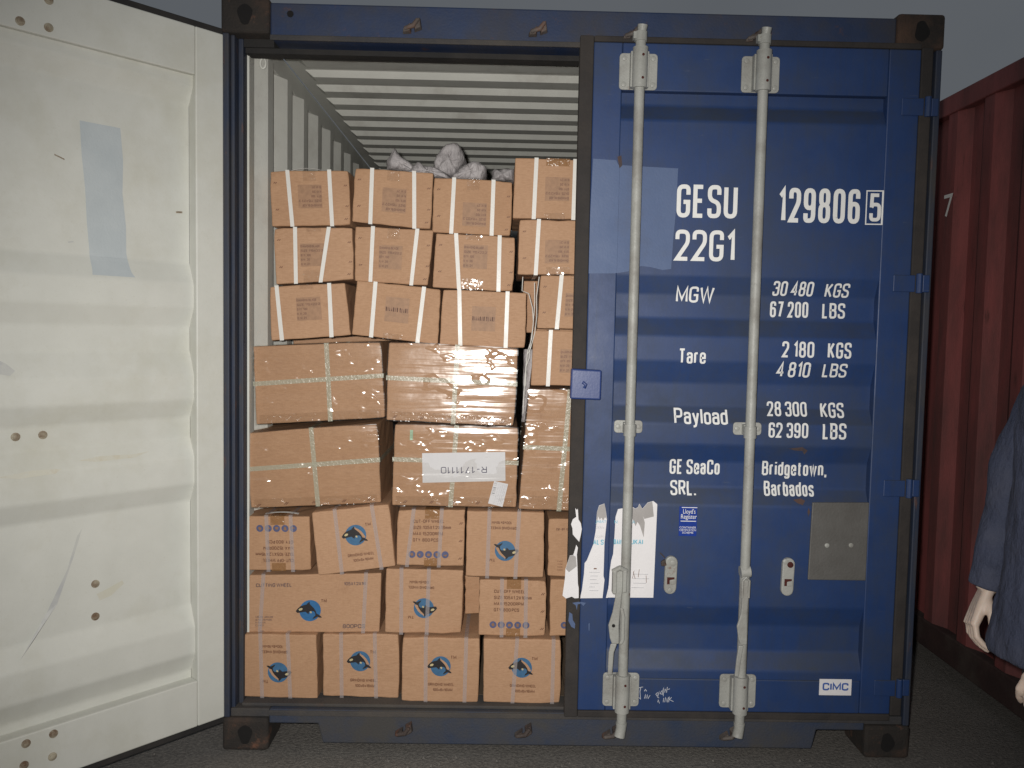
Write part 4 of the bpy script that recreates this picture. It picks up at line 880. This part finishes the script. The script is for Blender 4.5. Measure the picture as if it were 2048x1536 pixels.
# emblem: a whale leaping across a blue disc (unit radius)
circ = lambda r, n=26, a0=0, a1=360: [(r * math.cos(R(a0 + (a1 - a0) * k / n)), r * math.sin(R(a0 + (a1 - a0) * k / n))) for k in range(n if a1 - a0 == 360 else n + 1)]
WHALE = [(-1.33, -.03), (-1.15, .22), (-.92, .42), (-.62, .52), (-.36, .58), (-.22, .74), (-.06, .86), (-.04, .62), (.12, .46), (.34, .24), (.52, -.02), (.62, -.28),
         (.80, -.36), (1.02, -.52), (1.12, -.66), (.92, -.66), (.70, -.58), (.46, -.70), (.24, -.80), (.34, -.60), (.50, -.44), (.48, -.20), (.34, -.06), (.06, -.04),
         (-.10, -.14), (-.12, -.34), (-.26, -.24), (-.42, -.10), (-.72, -.14), (-.95, -.18), (-1.20, -.20)]
EYE = [(-1.08, .10), (-.95, .23), (-.78, .26), (-.68, .18), (-.78, .05), (-.98, .00)]
SWOOSH = [(-.02, .84), (.06, .70), (.30, .56), (.58, .30), (.78, -.02), (.90, -.26), (.82, -.36), (.62, -.28), (.52, -.02), (.34, .24), (.12, .46), (-.04, .62)]
SPOT = [(-.04, -.06), (.10, -.04), (.18, -.16), (.10, -.26), (.0, -.18)]
def emblem(c, u, v, r, up=True, deep=False, swoosh=True):
    c.poly(circ(1.0), u, v, r, 'logo_deep' if deep else 'logo_blue', 'emblem_disc', .0020, up)
    if swoosh: c.poly(SWOOSH, u, v, r, 'card', 'emblem_swoosh', .0024, up)
    c.poly(WHALE, u, v, r, 'ink_black', 'emblem_whale', .0028, up)
    c.poly(EYE, u, v, r, 'emblem_cream', 'emblem_eye', .0032, up); c.poly(SPOT, u, v, r, 'emblem_cream', 'emblem_spot', .0032, up)
    sg = 1 if up else -1
    c.text('TM', u + sg * r * 1.25 / c.w, v + sg * r * .92 / c.h, .0120, 'ink_brown', .021, up=up)
M['emblem_cream'] = plain('emblem_cream', (.55, .46, .25))
def icons(c, u, v, r=.0128, gap=.0300, up=True):
    for k in range(5):
        uu = u + (k - 2) * gap / c.w; c.poly(circ(1, 16), uu, v, r, 'icon_blue', 'safety_icon', .0020, up)
        gl = [[(-.5, .1), (.1, .6), (.5, -.2), (-.1, -.5)], [(-.6, 0), (0, .3), (.1, -.6)], [(-.5, -.4), (.5, -.4), (.3, .3), (-.3, .3)], [(-.4, .5), (.4, .4), (.2, -.5), (-.3, -.4)], [(-.6, -.1), (.6, .1), (.2, -.5)]][k]
        c.poly(gl, uu, v, r, 'ink_faint', 'icon_figure', .0024, up)
def spec_print(c, u, v, up=True, head='CUT-OFF WHEEL', mat='ink_brown'):
    sg = 1 if up else -1
    for k, (t, wd) in enumerate(((head, .112), ('SIZE:105X1.2X16mm', .136), ('MAX:15200RPM', .108), ('QTY: 800 PCS', .092))):
        c.text(t, u, v + sg * (.036 - .0225 * k) / c.h, .0122, mat, wd, up, 'l', bold=.012)
def block_print(c, u, v, up, first='DIAMOND BLADE'):
    """printed spec block on its slightly darker ground, as on the upper cartons"""
    c.patch(u - .043 / c.w, u + .043 / c.w, v - .042 / c.h, v + .042 / c.h, 'ink_shade', 'print_ground', .0012)
    sg = 1 if up else -1
    for k, (t, wd) in enumerate(((first, .070), ('SIZE: 115X22.2', .082), ('QTY: 100', .036), ('N.W: 20', .032), ('G.W: 21', .032))):
        c.text(t, u - sg * .041 / c.w, v + sg * (.032 - .0162 * k) / c.h, .0085, 'ink_block', wd, up, 'l')
def grind_print(c, u, v, up=True):
    sg = 1 if up else -1
    c.text('GRINDING WHEEL', u, v, .0105, 'ink_brown', .094, up, bold=.01); c.text('100x6x16MM', u + sg * .006 / c.w, v - sg * .0195 / c.h, .0100, 'ink_brown', .072, up, bold=.01)

g_top = 'small strapped cartons of the upper rows'; g_wrap = 'large film-wrapped cartons of the middle rows'; g_low = 'printed cartons of the lower rows'
def upper(key, label, seed, s1, s2, pu, pv, up=True, first=None, tapes=((.42, .58, .2, True),), st=()):
    c = Carton(key, label, g_top, seed)
    if first == 'only':
        c.patch(pu - .042 / c.w, pu + .042 / c.w, pv - .044 / c.h, pv + .044 / c.h, 'ink_shade', 'print_ground', .0012)
        c.text('DIAMOND BLADE', pu, pv, .0165, 'ink_block', .080, True, bold=.01)
    elif pu: block_print(c, pu, pv, up)
    for a in (s1, s2):
        if a: c.strap(*a)
    for t in tapes: c.tape(*t)
    if st: c.staples(st, .006)
    return c
SIDE = [(.06, .78), (.07, .30), (.94, .72), (.95, .35), (.93, .12)]
a1 = upper('A1', 'strapped carton at the left end of the topmost row, beside the white wall', 1, (.23, .26), (.755, .76), .50, .53, False, st=SIDE)
a2 = upper('A2', 'strapped carton second from left in the topmost row, in front of the pointed sack', 2, (.225, .235), (.755, .79), .52, .46, False, st=SIDE)
a3 = upper('A3', 'strapped carton third from left in the topmost row, below the rounded grey sacks', 3, (.26, .245), (.755, .755), .53, .36, False, st=SIDE)
a4 = upper('A4', 'highest strapped carton in the stack, touching the closed blue door', 4, (.275, .265), (.765, .765), .55, .50, False, tapes=((.40, .66, .10, False),))
a4.tape(.40, .70, .12, True, 'tan_tape')
b1 = upper('B1', 'strapped carton with its right strap slanting, left end of the second row from the top', 5, (.28, .26), (.70, .575), .48, .50, True, tapes=((.36, .60, .22, False), (.42, .6, .08, True)), st=SIDE)
b2 = upper('B2', 'strapped carton second from left in the second row from the top', 6, (.235, .215), (.795, .765), .47, .47, True, st=SIDE)
b3 = upper('B3', 'strapped carton third from left in the second row from the top', 7, (.255, .33), (.80, .815), .51, .60, True, tapes=((.36, .62, .20, False), (.38, .58, .10, True)), st=SIDE)
b4 = upper('B4', 'strapped carton of the second row from the top, next to the closed door', 8, (.25, .23), (.77, .77), .49, .42, False, tapes=((.36, .66, .14, False),), st=SIDE)
c1 = upper('C1', 'strapped carton at the left end of the third row, tilted on the wide wrapped carton', 9, (.10, .14), (.79, .755), .50, .55, True, tapes=((.40, .58, .08, True),))
c2 = upper('C2', 'strapped carton marked DIAMOND BLADE in the middle of the third row, tilted to the right', 10, (.225, .225), (.80, .76), .50, .54, first='only', tapes=((.36, .58, .10, False),))
c3 = upper('C3', 'strapped carton marked DIAMOND BLADE third in the third row, above the shiny wrapped carton', 11, (.20, .245), (.77, .77), .50, .50, first='only', tapes=())
c4 = upper('C4', 'strapped carton half hidden by the closed door, beside the loose hanging cords', 12, (.28, .255), (.78, .78), .50, .45, True, tapes=((.40, .60, .08, True),), st=SIDE[:2])
c5 = upper('C5', 'strapped carton half hidden by the closed door, standing on the tall wrapped carton', 13, (.22, .215), (.78, .78), .50, .45, True, tapes=())
# slack strap loops standing off the tops
def slack(c, u0, u1, hgt, yo, mat='strap_white'):
    m = MB(); n = 14
    for i in range(n + 1):
        t = i / n; p = c.at(u0 + (u1 - u0) * t, 1, 0); z = p.z + .0012 + hgt * math.sin(math.pi * t)
        m.v += [(p.x, p.y + yo, z), (p.x, p.y + yo + .014, z + .001)]
    for i in range(n): a = 2 * i; m.f.append((a, a + 1, a + 3, a + 2))
    o = m.build('slack_strap', mat, c.root); md = o.modifiers.new('thick', 'SOLIDIFY'); md.thickness = .0008
slack(a1, .27, .66, .008, .01)
# ---- film-wrapped cartons
def wrapped(key, label, seed, vs, hs, st=(), lean=0.0):
    c = Carton(key, label, g_wrap, seed, .42, True, lean)
    for a in vs: c.strap(*a, mat='strap_green', width=.0165, off=.0020)
    for a in hs: c.strap(*a, mat='strap_green', width=.0165, vert=False, off=.0026)
    c.tape(.03, .97, .12, False, 'clear_tape'); 
    if st: c.staples(st)
    return c
d1 = wrapped('D1', 'wide film-wrapped carton at the left, under the small strapped ones', 21, ((.575, .575),), ((.52, .555),), lean=.006)
d2 = wrapped('D2', 'wide film-wrapped carton with a bright glare across its upper half', 22, ((.535, .52),), ((.54, .545),), [(.06, .05), (.27, .05), (.48, .05), (.71, .05), (.90, .05)], lean=.024)
d3 = wrapped('D3', 'tall film-wrapped carton standing on end beside the closed door', 23, ((.52, .50),), ((.52, .51),))
e1 = wrapped('E1', 'wide film-wrapped carton at the left, right above the printed cartons', 24, ((.50, .515),), ((.52, .545),), [(.06, .04), (.27, .05), (.48, .05), (.71, .05), (.90, .05)])
e2 = wrapped('E2', 'wide film-wrapped carton with a white paper reading R-1711110 upside down', 25, ((.50, .47),), ((.57, .56),), [(.10, .05), (.31, .05), (.48, .05), (.68, .05)], lean=.010)
def quad_sheet(c, pts, mat, name, off):
    y = c.Y - off; m = MB().hexa([(x, y, z) for x, z in pts], [(x, y + .0004, z) for x, z in pts]); return m.build(name, mat, c.root)
quad_sheet(e2, NOTE, 'note_paper', 'paper_note', .0036)
def sheet_text(c, s_, pts, u, v, hgt, wid, mat, off, up, turn=0, bold=0):
    P0 = [Vector((x, z)) for x, z in pts]; ex = (P0[1] - P0[0]); ey = (P0[0] - P0[3]); m = MB()
    o = P0[3] + ex * u + ey * v; exn = ex.normalized(); eyn = Vector((-exn.y, exn.x))
    for q_ in stroke_text(s_, 0, wid, 0, hgt, .11, .24):
        out = []
        for p in q_[:4]:
            a = p.x - wid / 2; b_ = p.y - hgt / 2
            if not up: a, b_ = -a, -b_
            p2 = o + exn * a + eyn * b_; out.append((p2.x, c.Y - off - q_[4], p2.y))
        m.add(out, [(0, 1, 2, 3)])
    m.build('print', mat, c.root)
sheet_text(e2, 'R-1711110', NOTE, .50, .415, .0235, .164, 'ink', .0042, False)
quad_sheet(e2, LABEL, 'note_paper', 'address_label', .0050)
P0 = [Vector(p) for p in LABEL]; ex = (P0[1] - P0[0]); ey = (P0[3] - P0[0]); m = MB(); m2 = MB()
for k in range(34):   # barcode column, then lines of small print
    if random.random() < .6:
        t = .04 + k * .018; a = P0[0] + ex * .05 + ey * t; b_ = P0[0] + ex * .26 + ey * t; h = ey * random.choice((.006, .011))
        m.add([(p.x, e2.Y - .0056, p.y) for p in (a, b_, b_ + h, a + h)], [(0, 1, 2, 3)])
for col in (.36, .50, .64, .78, .88):
    t = .06
    while t < .9:
        ln = random.uniform(.04, .14); a = P0[0] + ex * col + ey * t; h = ey * ln; b_ = a + ex * .05
        m2.add([(p.x, e2.Y - .0056, p.y) for p in (a, b_, b_ + h, a + h)], [(0, 1, 2, 3)]); t += ln + random.uniform(.02, .06)
m.build('barcode', 'ink_black', e2.root); m2.build('small_print', 'ink_palegrey', e2.root)
e2.patch(.128, .152, .81, .935, 'strap_greenmark', 'green_tape', .0036)
# ---- printed cartons
def low(key, label, seed, straps, mat='strap_clear', tapes=(), depth=BOX_DEPTH, st=()):
    c = Carton(key, label, g_low, seed, depth)
    for a in straps: c.strap(*a, mat=mat, width=.0138, off=.0040)
    for t in tapes: c.tape(*t)
    if st: c.staples(st, .008)
    return c
ST3 = [(.93, .76), (.93, .45), (.93, .14)]
TT = ((.41, .62, .16, True, 'tan_tape'), (.41, .62, .14, False, 'tan_tape'))
f1 = low('F1', 'carton printed upside down with five blue icons along its top, left end', 31, ((.355, .36), (.715, .73)), tapes=TT)
icons(f1, .50, .775, up=False); spec_print(f1, .74, .37, False)
slack(f1, .30, .80, .006, .03)
f2 = low('F2', 'carton with whale emblem, tilted clockwise edge up between printed cartons', 32, ((.305, .31), (.78, .815)))
emblem(f2, .535, .57, .0375); grind_print(f2, .575, .26)
f3 = low('F3', 'carton printed CUT-OFF WHEEL directly under the white paper note', 33, ((.245, .16), (.655, .63)), tapes=TT, st=ST3)
spec_print(f3, .24, .62); icons(f3, .475, .205)
f4 = low('F4', 'carton with upside-down whale emblem under the tall wrapped carton', 34, ((.295, .275), (.675, .635)))
emblem(f4, .50, .405, .0365, False); grind_print(f4, .475, .75, False)
f5 = low('F5', 'carton at the door edge beside the torn notice, upper of two', 35, ((.55, .55),))
f5.text('CUT-OFF WHEEL', .12, .82, .0095, 'ink_brown', .060, True, 'l', bold=.012)
for k in range(4): f5.text('MADE', .14, .27 - .05 * k, .0058, 'ink_faint', .020, True, 'l')
g1 = low('G1', 'wide carton printed CUTTING WHEEL with a deep blue whale emblem', 36, ((.115, .10), (.885, .875)))
emblem(g1, .472, .38, .0385, deep=True, swoosh=False)
g1.text('CUTTING WHEEL', .06, .82, .0135, 'ink_purple', .128, True, 'l', bold=.01); g1.text('105X1.2X16', .72, .83, .0115, 'ink_purple', .078, True, 'l', bold=.01)
g1.text('800PCS', .72, .115, .0145, 'ink_purple', .080, True, 'l', bold=.03)
for k, t in enumerate(('MEAS:  48X28', 'G.W:  25 KGS', 'N.W: 24', 'C/NO:')): g1.text(t, .065, .275 - .048 * k, .0062, 'ink_purple', (.062, .058, .036, .030)[k], True, 'l', bold=.01)
g2 = low('G2', 'carton with upside-down whale emblem in the middle of the second row from the floor', 37, ((.205, .215), (.555, .545)))
emblem(g2, .50, .40, .0365, False); grind_print(g2, .46, .72, False)
g3 = low('G3', 'carton printed CUT-OFF WHEEL at the right of the second row from the floor', 38, ((.34, .345), (.69, .70)), tapes=TT, st=ST3)
spec_print(g3, .225, .62); icons(g3, .46, .20)
g4 = low('G4', 'carton at the door edge beside the torn notice, lower of two', 39, ((.55, .55),))
icons(g4, .46, .20); spec_print(g4, .34, .60)
g2b = low('G2b', 'carton set back in the gap between the cutting-wheel cartons', 40, (), depth=.30)
h1 = low('H1', 'carton with upside-down whale emblem in the bottom row, at the left post', 41, ((.265, .28), (.62, .645)))
emblem(h1, .488, .405, .0365, False); grind_print(h1, .445, .725, False)
h2 = low('H2', 'carton with whale emblem second from left in the bottom row', 42, ((.245, .25), (.68, .70)))
emblem(h2, .49, .575, .0365); grind_print(h2, .53, .275)
h3 = low('H3', 'carton with whale emblem third from left in the bottom row', 43, ((.305, .315), (.82, .82)))
emblem(h3, .50, .56, .0365); grind_print(h3, .51, .28)
h4 = low('H4', 'carton with whale emblem at the right of the bottom row, by the closed door', 44, ((.435, .375), (.90, .885)))
emblem(h4, .495, .56, .0365); grind_print(h4, .51, .28)
# the row behind, where gaps show it
BOXES['K1'] = (.34, [(1.035, 1.690), (1.33, 1.690), (1.33, 1.490), (1.035, 1.490)])
BOXES['K2'] = (.58, [(.10, 1.60), (.54, 1.60), (.54, 1.22), (.10, 1.22)]); BOXES['K3'] = (.58, [(.56, 1.60), (1.02, 1.60), (1.02, 1.22), (.56, 1.22)])
k2 = Carton('K2', 'shaded carton of the second row behind the gap above the left wrapped carton', g_top, 52, .4)
k3 = Carton('K3', 'shaded carton of the second row behind the gap above the glaring wrapped carton', g_top, 53, .4)
k1 = Carton('K1', 'shaded carton seen deep in the gap behind the hanging cords', g_top, 51, .3)

# ================================================================ woven sacks on top, cords in the gap
def sack(key, label, length, seed):
    Y, q = SACKS[key]; b = bmesh.new(); n = 26
    # resample the end outline
    pts = [Vector(p) for p in q]; per = [0]
    for i in range(len(pts)): per.append(per[-1] + (pts[(i + 1) % len(pts)] - pts[i]).length)
    ring = []
    for k in range(n * 2):
        d = per[-1] * k / (n * 2); i = max(j for j in range(len(pts)) if per[j] <= d); t = (d - per[i]) / max(1e-9, per[i + 1] - per[i]); ring.append(pts[i].lerp(pts[(i + 1) % len(pts)], t))
    c = sum(ring, Vector((0, 0))) / len(ring); base = min(p.y for p in ring)
    secs = [(0, .04), (.002, .22), (.004, .42), (.008, .60), (.014, .76), (.026, .90), (.06, 1.0), (length * .35, 1.05), (length * .6, 1.02), (length * .85, .85), (length * .96, .55), (length, .1)]
    rows = []
    for yo, sc in secs:
        r_ = []
        for k, p in enumerate(ring):
            d = p - c; pp = c + d * sc; nn = d.normalized() if d.length else d
            w_ = noise.noise(Vector((pp.x * 26 + seed, yo * 14, pp.y * 18))) * .012 - max(0, 1 - abs(noise.noise(Vector((pp.x * 22 + pp.y * 9, yo * 9 + seed, pp.y * 13 - pp.x * 6)))) * 7) * .011 + noise.noise(Vector((pp.x * 70, yo * 30 + seed, pp.y * 40))) * .003
            if sc > .9: pp += nn * w_
            r_.append(b.verts.new((pp.x, Y + yo + (-w_ * 1.6 if .1 < sc < .95 else 0), max(pp.y, base))))
        rows.append(r_)
    for i in range(len(rows) - 1):
        for k in range(n * 2): b.faces.new([rows[i][k], rows[i][(k + 1) % (n * 2)], rows[i + 1][(k + 1) % (n * 2)], rows[i + 1][k]])
    b.faces.new(rows[0][::-1]); b.faces.new(rows[-1])
    bmesh.ops.recalc_face_normals(b, faces=b.faces); me = bpy.data.meshes.new('sack'); b.to_mesh(me); b.free()
    o = link('woven_sack', me, 'sack'); 
    for p in me.polygons: p.use_smooth = True
    md = o.modifiers.new('sub', 'SUBSURF'); md.levels = 1; md.render_levels = 1
    return tag(o, label, 'sack', 'grey woven sacks on top of the cartons')
sack('a', 'grey woven sack with a pointed corner standing up', .34, 1); sack('b', 'low flat grey woven sack between the pointed and the round one', .30, 2)
sack('c', 'tall rounded grey woven sack, the highest of the sacks', .36, 3); sack('d', 'rounded grey woven sack leaning right of the highest one', .34, 4)
sack('e', 'square-topped grey woven sack beside the highest carton', .30, 5)
# grey sheet hanging in the gap beside the glaring carton
m = MB(); rows = [(1.040, 1.073, 1.430), (1.041, 1.072, 1.38), (1.040, 1.066, 1.33), (1.040, 1.062, 1.28), (1.038, 1.054, 1.22), (1.036, 1.048, 1.165)]
for a, b_, z in rows:
    for k in range(5): t = k / 4; m.v.append((a + (b_ - a) * t, .165 + .006 * math.sin(k * 2 + z * 20), z))
for i in range(len(rows) - 1):
    for k in range(4): a = i * 5 + k; m.f.append((a, a + 1, a + 6, a + 5))
o = m.build('sack_cloth', 'sack', None, True); md = o.modifiers.new('thick', 'SOLIDIFY'); md.thickness = .003
tag(o, 'loose end of grey woven sack hanging beside the glaring wrapped carton', 'cloth')
for pts, lb in (([(1.030, .15, 1.690), (1.028, .14, 1.640), (1.052, .135, 1.630), (1.066, .13, 1.58), (1.070, .12, 1.53), (1.066, .118, 1.47), (1.052, .115, 1.425), (1.044, .11, 1.33), (1.040, .108, 1.20)], 'white cord hanging nearest the strapped carton in the narrow gap'),
               ([(1.088, .13, 1.690), (1.080, .125, 1.62), (1.082, .12, 1.55), (1.076, .118, 1.49), (1.062, .115, 1.435), (1.050, .112, 1.41)], 'white cord curving down the right side of the narrow gap'),
               ([(1.072, .14, 1.670), (1.074, .13, 1.60), (1.070, .125, 1.52), (1.060, .118, 1.44), (1.058, .11, 1.40), (1.047, .107, 1.37), (1.046, .107, 1.30)], 'white cord between the two others in the narrow gap')):
    tag(MB().tube(pts, .0016, 6).build('cord', 'strap_white', None, True), lb, 'cord', 'loose white cords in the gap')
# ================================================================ the person at the right edge, in profile, facing the container doors
px, py = 2.445, -.86
person = thing('person', 'person in a dark blue jacket standing before the red container, arms hanging', 'person', (px, py, 0))
def ellipsoid(m, c, r, seg=16, rings=10):
    c = Vector(c); o = len(m.v)
    for i in range(1, rings):
        a = math.pi * i / rings
        for k in range(seg):
            t = 2 * math.pi * k / seg; m.v.append((c.x + r[0] * math.sin(a) * math.cos(t), c.y + r[1] * math.sin(a) * math.sin(t), c.z + r[2] * math.cos(a)))
    m.v += [(c.x, c.y, c.z + r[2]), (c.x, c.y, c.z - r[2])]; T_, B_ = len(m.v) - 2, len(m.v) - 1
    for i in range(rings - 2):
        for k in range(seg): a = o + i * seg + k; b_ = o + i * seg + (k + 1) % seg; m.f.append((a, a + seg, b_ + seg, b_))
    for k in range(seg):
        m.f.append((T_, o + k, o + (k + 1) % seg)); e_ = o + (rings - 2) * seg; m.f.append((B_, e_ + (k + 1) % seg, e_ + k))
def melt(o, voxel, smooth=4, disp=0.0, dscale=.1):
    md = o.modifiers.new('union', 'REMESH'); md.mode = 'VOXEL'; md.voxel_size = voxel; md.use_smooth_shade = True
    ms = o.modifiers.new('soft', 'SMOOTH'); ms.factor = .5; ms.iterations = smooth
    if disp:
        tx = bpy.data.textures.new('folds', 'CLOUDS'); tx.noise_scale = dscale; tx.noise_depth = 3
        dm = o.modifiers.new('folds', 'DISPLACE'); dm.texture = tx; dm.strength = disp; dm.mid_level = .5; dm.texture_coords = 'GLOBAL'
def hand(m, wrist, knuck, side, curl):
    """palm from wrist to knuckles and five bent fingers; side = direction from little finger to index"""
    wv, kv = Vector(wrist), Vector(knuck); ax = (kv - wv).normalized(); sd = Vector(side); sd = (sd - ax * sd.dot(ax)).normalized()
    pn = ax.cross(sd) * curl                      # direction the fingers close towards
    pl = (kv - wv).length
    # palm: three fanned slabs so its width grows to the knuckles
    for t in (-.030, -.010, .010, .030):
        m.tube([wv + sd * t * .55 - ax * .02, wv + sd * t * .8 + ax * pl * .45, kv + sd * t], [(.014, .015), (.0145, .0155), (.0115, .0120)], 12)
    for t, ln, rr, sp in ((-.031, .066, .0078, -.10), (-.010, .080, .0088, -.03), (.011, .085, .0090, .03), (.031, .077, .0088, .10)):
        p = kv + sd * t - ax * .006; d = (ax + sd * sp + pn * .55).normalized(); pts = [p]; a = .34
        for seg_, bend in ((.44, 0), (.30, 1.15), (.24, 1.1)):
            if bend: d = (d + pn * bend).normalized()
            p = p + d * ln * seg_; pts.append(p)
        m.tube([pts[0], pts[0].lerp(pts[1], .5), pts[1], pts[1].lerp(pts[2], .5), pts[2], pts[3], pts[3] + d * .004], [rr * 1.1, rr, rr * 1.04, rr * .95, rr * .96, rr * .84, rr * .5], 10)
    b0 = wv + ax * pl * .25 + sd * .020 + pn * .006; d1 = (ax * .75 + sd * .55 + pn * .45).normalized(); b1 = b0 + d1 * .042; d2 = (ax * .95 + sd * .05 + pn * .45).normalized(); b2 = b1 + d2 * .032; b3 = b2 + (d2 + pn * .2).normalized() * .024
    m.tube([b0, b0.lerp(b1, .5), b1, b2, b3], [.0150, .0135, .0112, .0105, .0070], 10)
b = MB()
far = dict(sh=(px + .005, py + .185, 1.405), el=(2.388, -.612, 1.160), wr=(2.306, -.622, .805), kn=(2.262, -.632, .712))
near = dict(sh=(px + .005, py - .185, 1.405), el=(2.410, -1.100, 1.160), wr=(2.205, -1.105, .815), kn=(2.138, -1.105, .738))
# trunk, neck, head, legs as one fused surface
b.tube([(px, py, .86), (px - .005, py, .98), (px - .01, py, 1.12), (px - .005, py, 1.30), (px, py, 1.41), (px - .005, py, 1.46)], [(.115, .16), (.11, .155), (.10, .14), (.115, .165), (.085, .15), (.06, .08)], 20)
b.tube([(px - .005, py, 1.42), (px - .02, py, 1.50), (px - .03, py, 1.56)], [.060, .056, .058], 14)
hx, hz = px - .045, 1.635
ellipsoid(b, (hx + .012, py, hz + .025), (.096, .077, .100)); ellipsoid(b, (hx - .028, py, hz - .035), (.062, .060, .082)); ellipsoid(b, (hx - .05, py, hz - .085), (.036, .038, .028))
b.tube([(hx - .085, py, hz + .035), (hx - .100, py, hz + .005), (hx - .112, py, hz - .016), (hx - .088, py, hz - .030)], [.009, .011, .014, .010], 10)
for s_ in (-1, 1):
    ellipsoid(b, (hx + .012, py + s_ * .079, hz - .002), (.017, .009, .030), 10, 8); ellipsoid(b, (hx - .070, py + s_ * .030, hz + .044), (.016, .026, .010), 10, 6)
    ellipsoid(b, (hx - .090 + .012, py + s_ * .012, hz - .058), (.014, .016, .007), 10, 6)
for a_, s_ in ((far, 1), (near, -1)):
    sh, el, wr = (Vector(a_[k]) for k in ('sh', 'el', 'wr'))
    b.tube([(px, py + s_ * .10, 1.38), sh, sh.lerp(el, .5), el, el.lerp(wr, .35), wr], [.06, .055, .048, .040, .041, .026], 14)
hand(b, far['wr'], far['kn'], (-.35, -1, 0), -1); hand(b, near['wr'], near['kn'], (-.5, .9, .0), 1)
for s_ in (-1, 1):
    b.tube([(px, py + s_ * .085, .90), (px - .01, py + s_ * .095, .70), (px - .012, py + s_ * .10, .49), (px + .012, py + s_ * .10, .36), (px + .025, py + s_ * .10, .09), (px + .02, py + s_ * .10, .05)], [.085, .080, .056, .056, .040, .042], 14)
    b.tube([(px + .05, py + s_ * .10, .040), (px - .06, py + s_ * .105, .035), (px - .15, py + s_ * .112, .025)], [.036, .036, .024], 12)
body = b.build('body', 'skin', person); melt(body, .0042, 2)
# jacket: hanging open-fronted work jacket, sleeves fused to it
j = MB()
j.tube([(px - .012, py, .705), (px - .010, py, .80), (px, py, .95), (px, py, 1.10), (px - .002, py, 1.26), (px, py, 1.38), (px - .002, py, 1.46), (px - .012, py, 1.525)], [(.205, .235), (.182, .232), (.168, .222), (.160, .215), (.160, .215), (.135, .205), (.085, .095), (.080, .082)], 28)
# front hem corner dips forward
j.tube([(px - .12, py + .05, .84), (px - .175, py + .06, .74), (px - .205, py + .065, .705)], [(.05, .05), (.045, .05), (.030, .040)], 12)
for a_, s_ in ((far, 1), (near, -1)):
    sh, el, wr = (Vector(a_[k]) for k in ('sh', 'el', 'wr')); e2_ = wr + (el - wr).normalized() * .004
    j.tube([(px, py + s_ * .09, 1.37), sh, sh.lerp(el, .5), el, el.lerp(wr, .5), e2_], [.088, .082, .074, .070, .060, .050], 18)
    j.tube([e2_ + (el - wr).normalized() * .030, e2_ + (el - wr).normalized() * .002], [.0535, .0535], 18)   # turned cuff
jk = j.build('jacket', 'jacket', person); melt(jk, .008, 4, .015, .10)
tx2 = bpy.data.textures.new('creases', 'MARBLE'); tx2.noise_scale = .11; tx2.turbulence = 9; tx2.noise_depth = 2
dm2 = jk.modifiers.new('creases', 'DISPLACE'); dm2.texture = tx2; dm2.strength = .005; dm2.texture_coords = 'GLOBAL'
tr = MB()
for s_ in (-1, 1):
    tr.tube([(px, py + s_ * .075, .92), (px - .008, py + s_ * .095, .70), (px - .010, py + s_ * .10, .49), (px + .012, py + s_ * .10, .34), (px + .022, py + s_ * .10, .075)], [.108, .100, .080, .078, .075], 16)
t_ = tr.build('trousers', 'trousers', person); melt(t_, .011, 4, .016, .12)
for s_ in (-1, 1):
    sho = MB(); sho.tube([(px + .070, py + s_ * .10, .045), (px - .03, py + s_ * .105, .048), (px - .12, py + s_ * .111, .038), (px - .175, py + s_ * .115, .026)], [(.044, .042), (.047, .046), (.042, .038), (.024, .022)], 14)
    sho.box(px - .18, px + .085, py + s_ * .108 - .042, py + s_ * .108 + .042, .0, .016); o = sho.build('shoe', 'shoe', person); melt(o, .007, 3)
h_ = MB(); ellipsoid(h_, (hx + .022, py, hz + .042), (.100, .084, .098)); ellipsoid(h_, (hx + .060, py, hz - .02), (.058, .072, .075)); o = h_.build('hair', 'hair', person); melt(o, .006, 2, .010, .02)
for s_ in (-1, 1):
    e_ = MB(); ellipsoid(e_, (hx - .076, py + s_ * .031, hz + .020), (.012, .013, .010), 10, 8); eo = e_.build('eye', 'eye_white', body, True)
    e_ = MB(); ellipsoid(e_, (hx - .0835, py + s_ * .031, hz + .020), (.0055, .006, .006), 8, 6); e_.build('iris', 'ink_black', body, True)
# press stud on the hem corner, seam along the front
cpos = Vector((2.222, -.815, .735)); MB().disc(cpos, .0085, Vector((-.75, -.66, .05)), 14, .012, .6).build('press_stud', 'snap', jk, True)
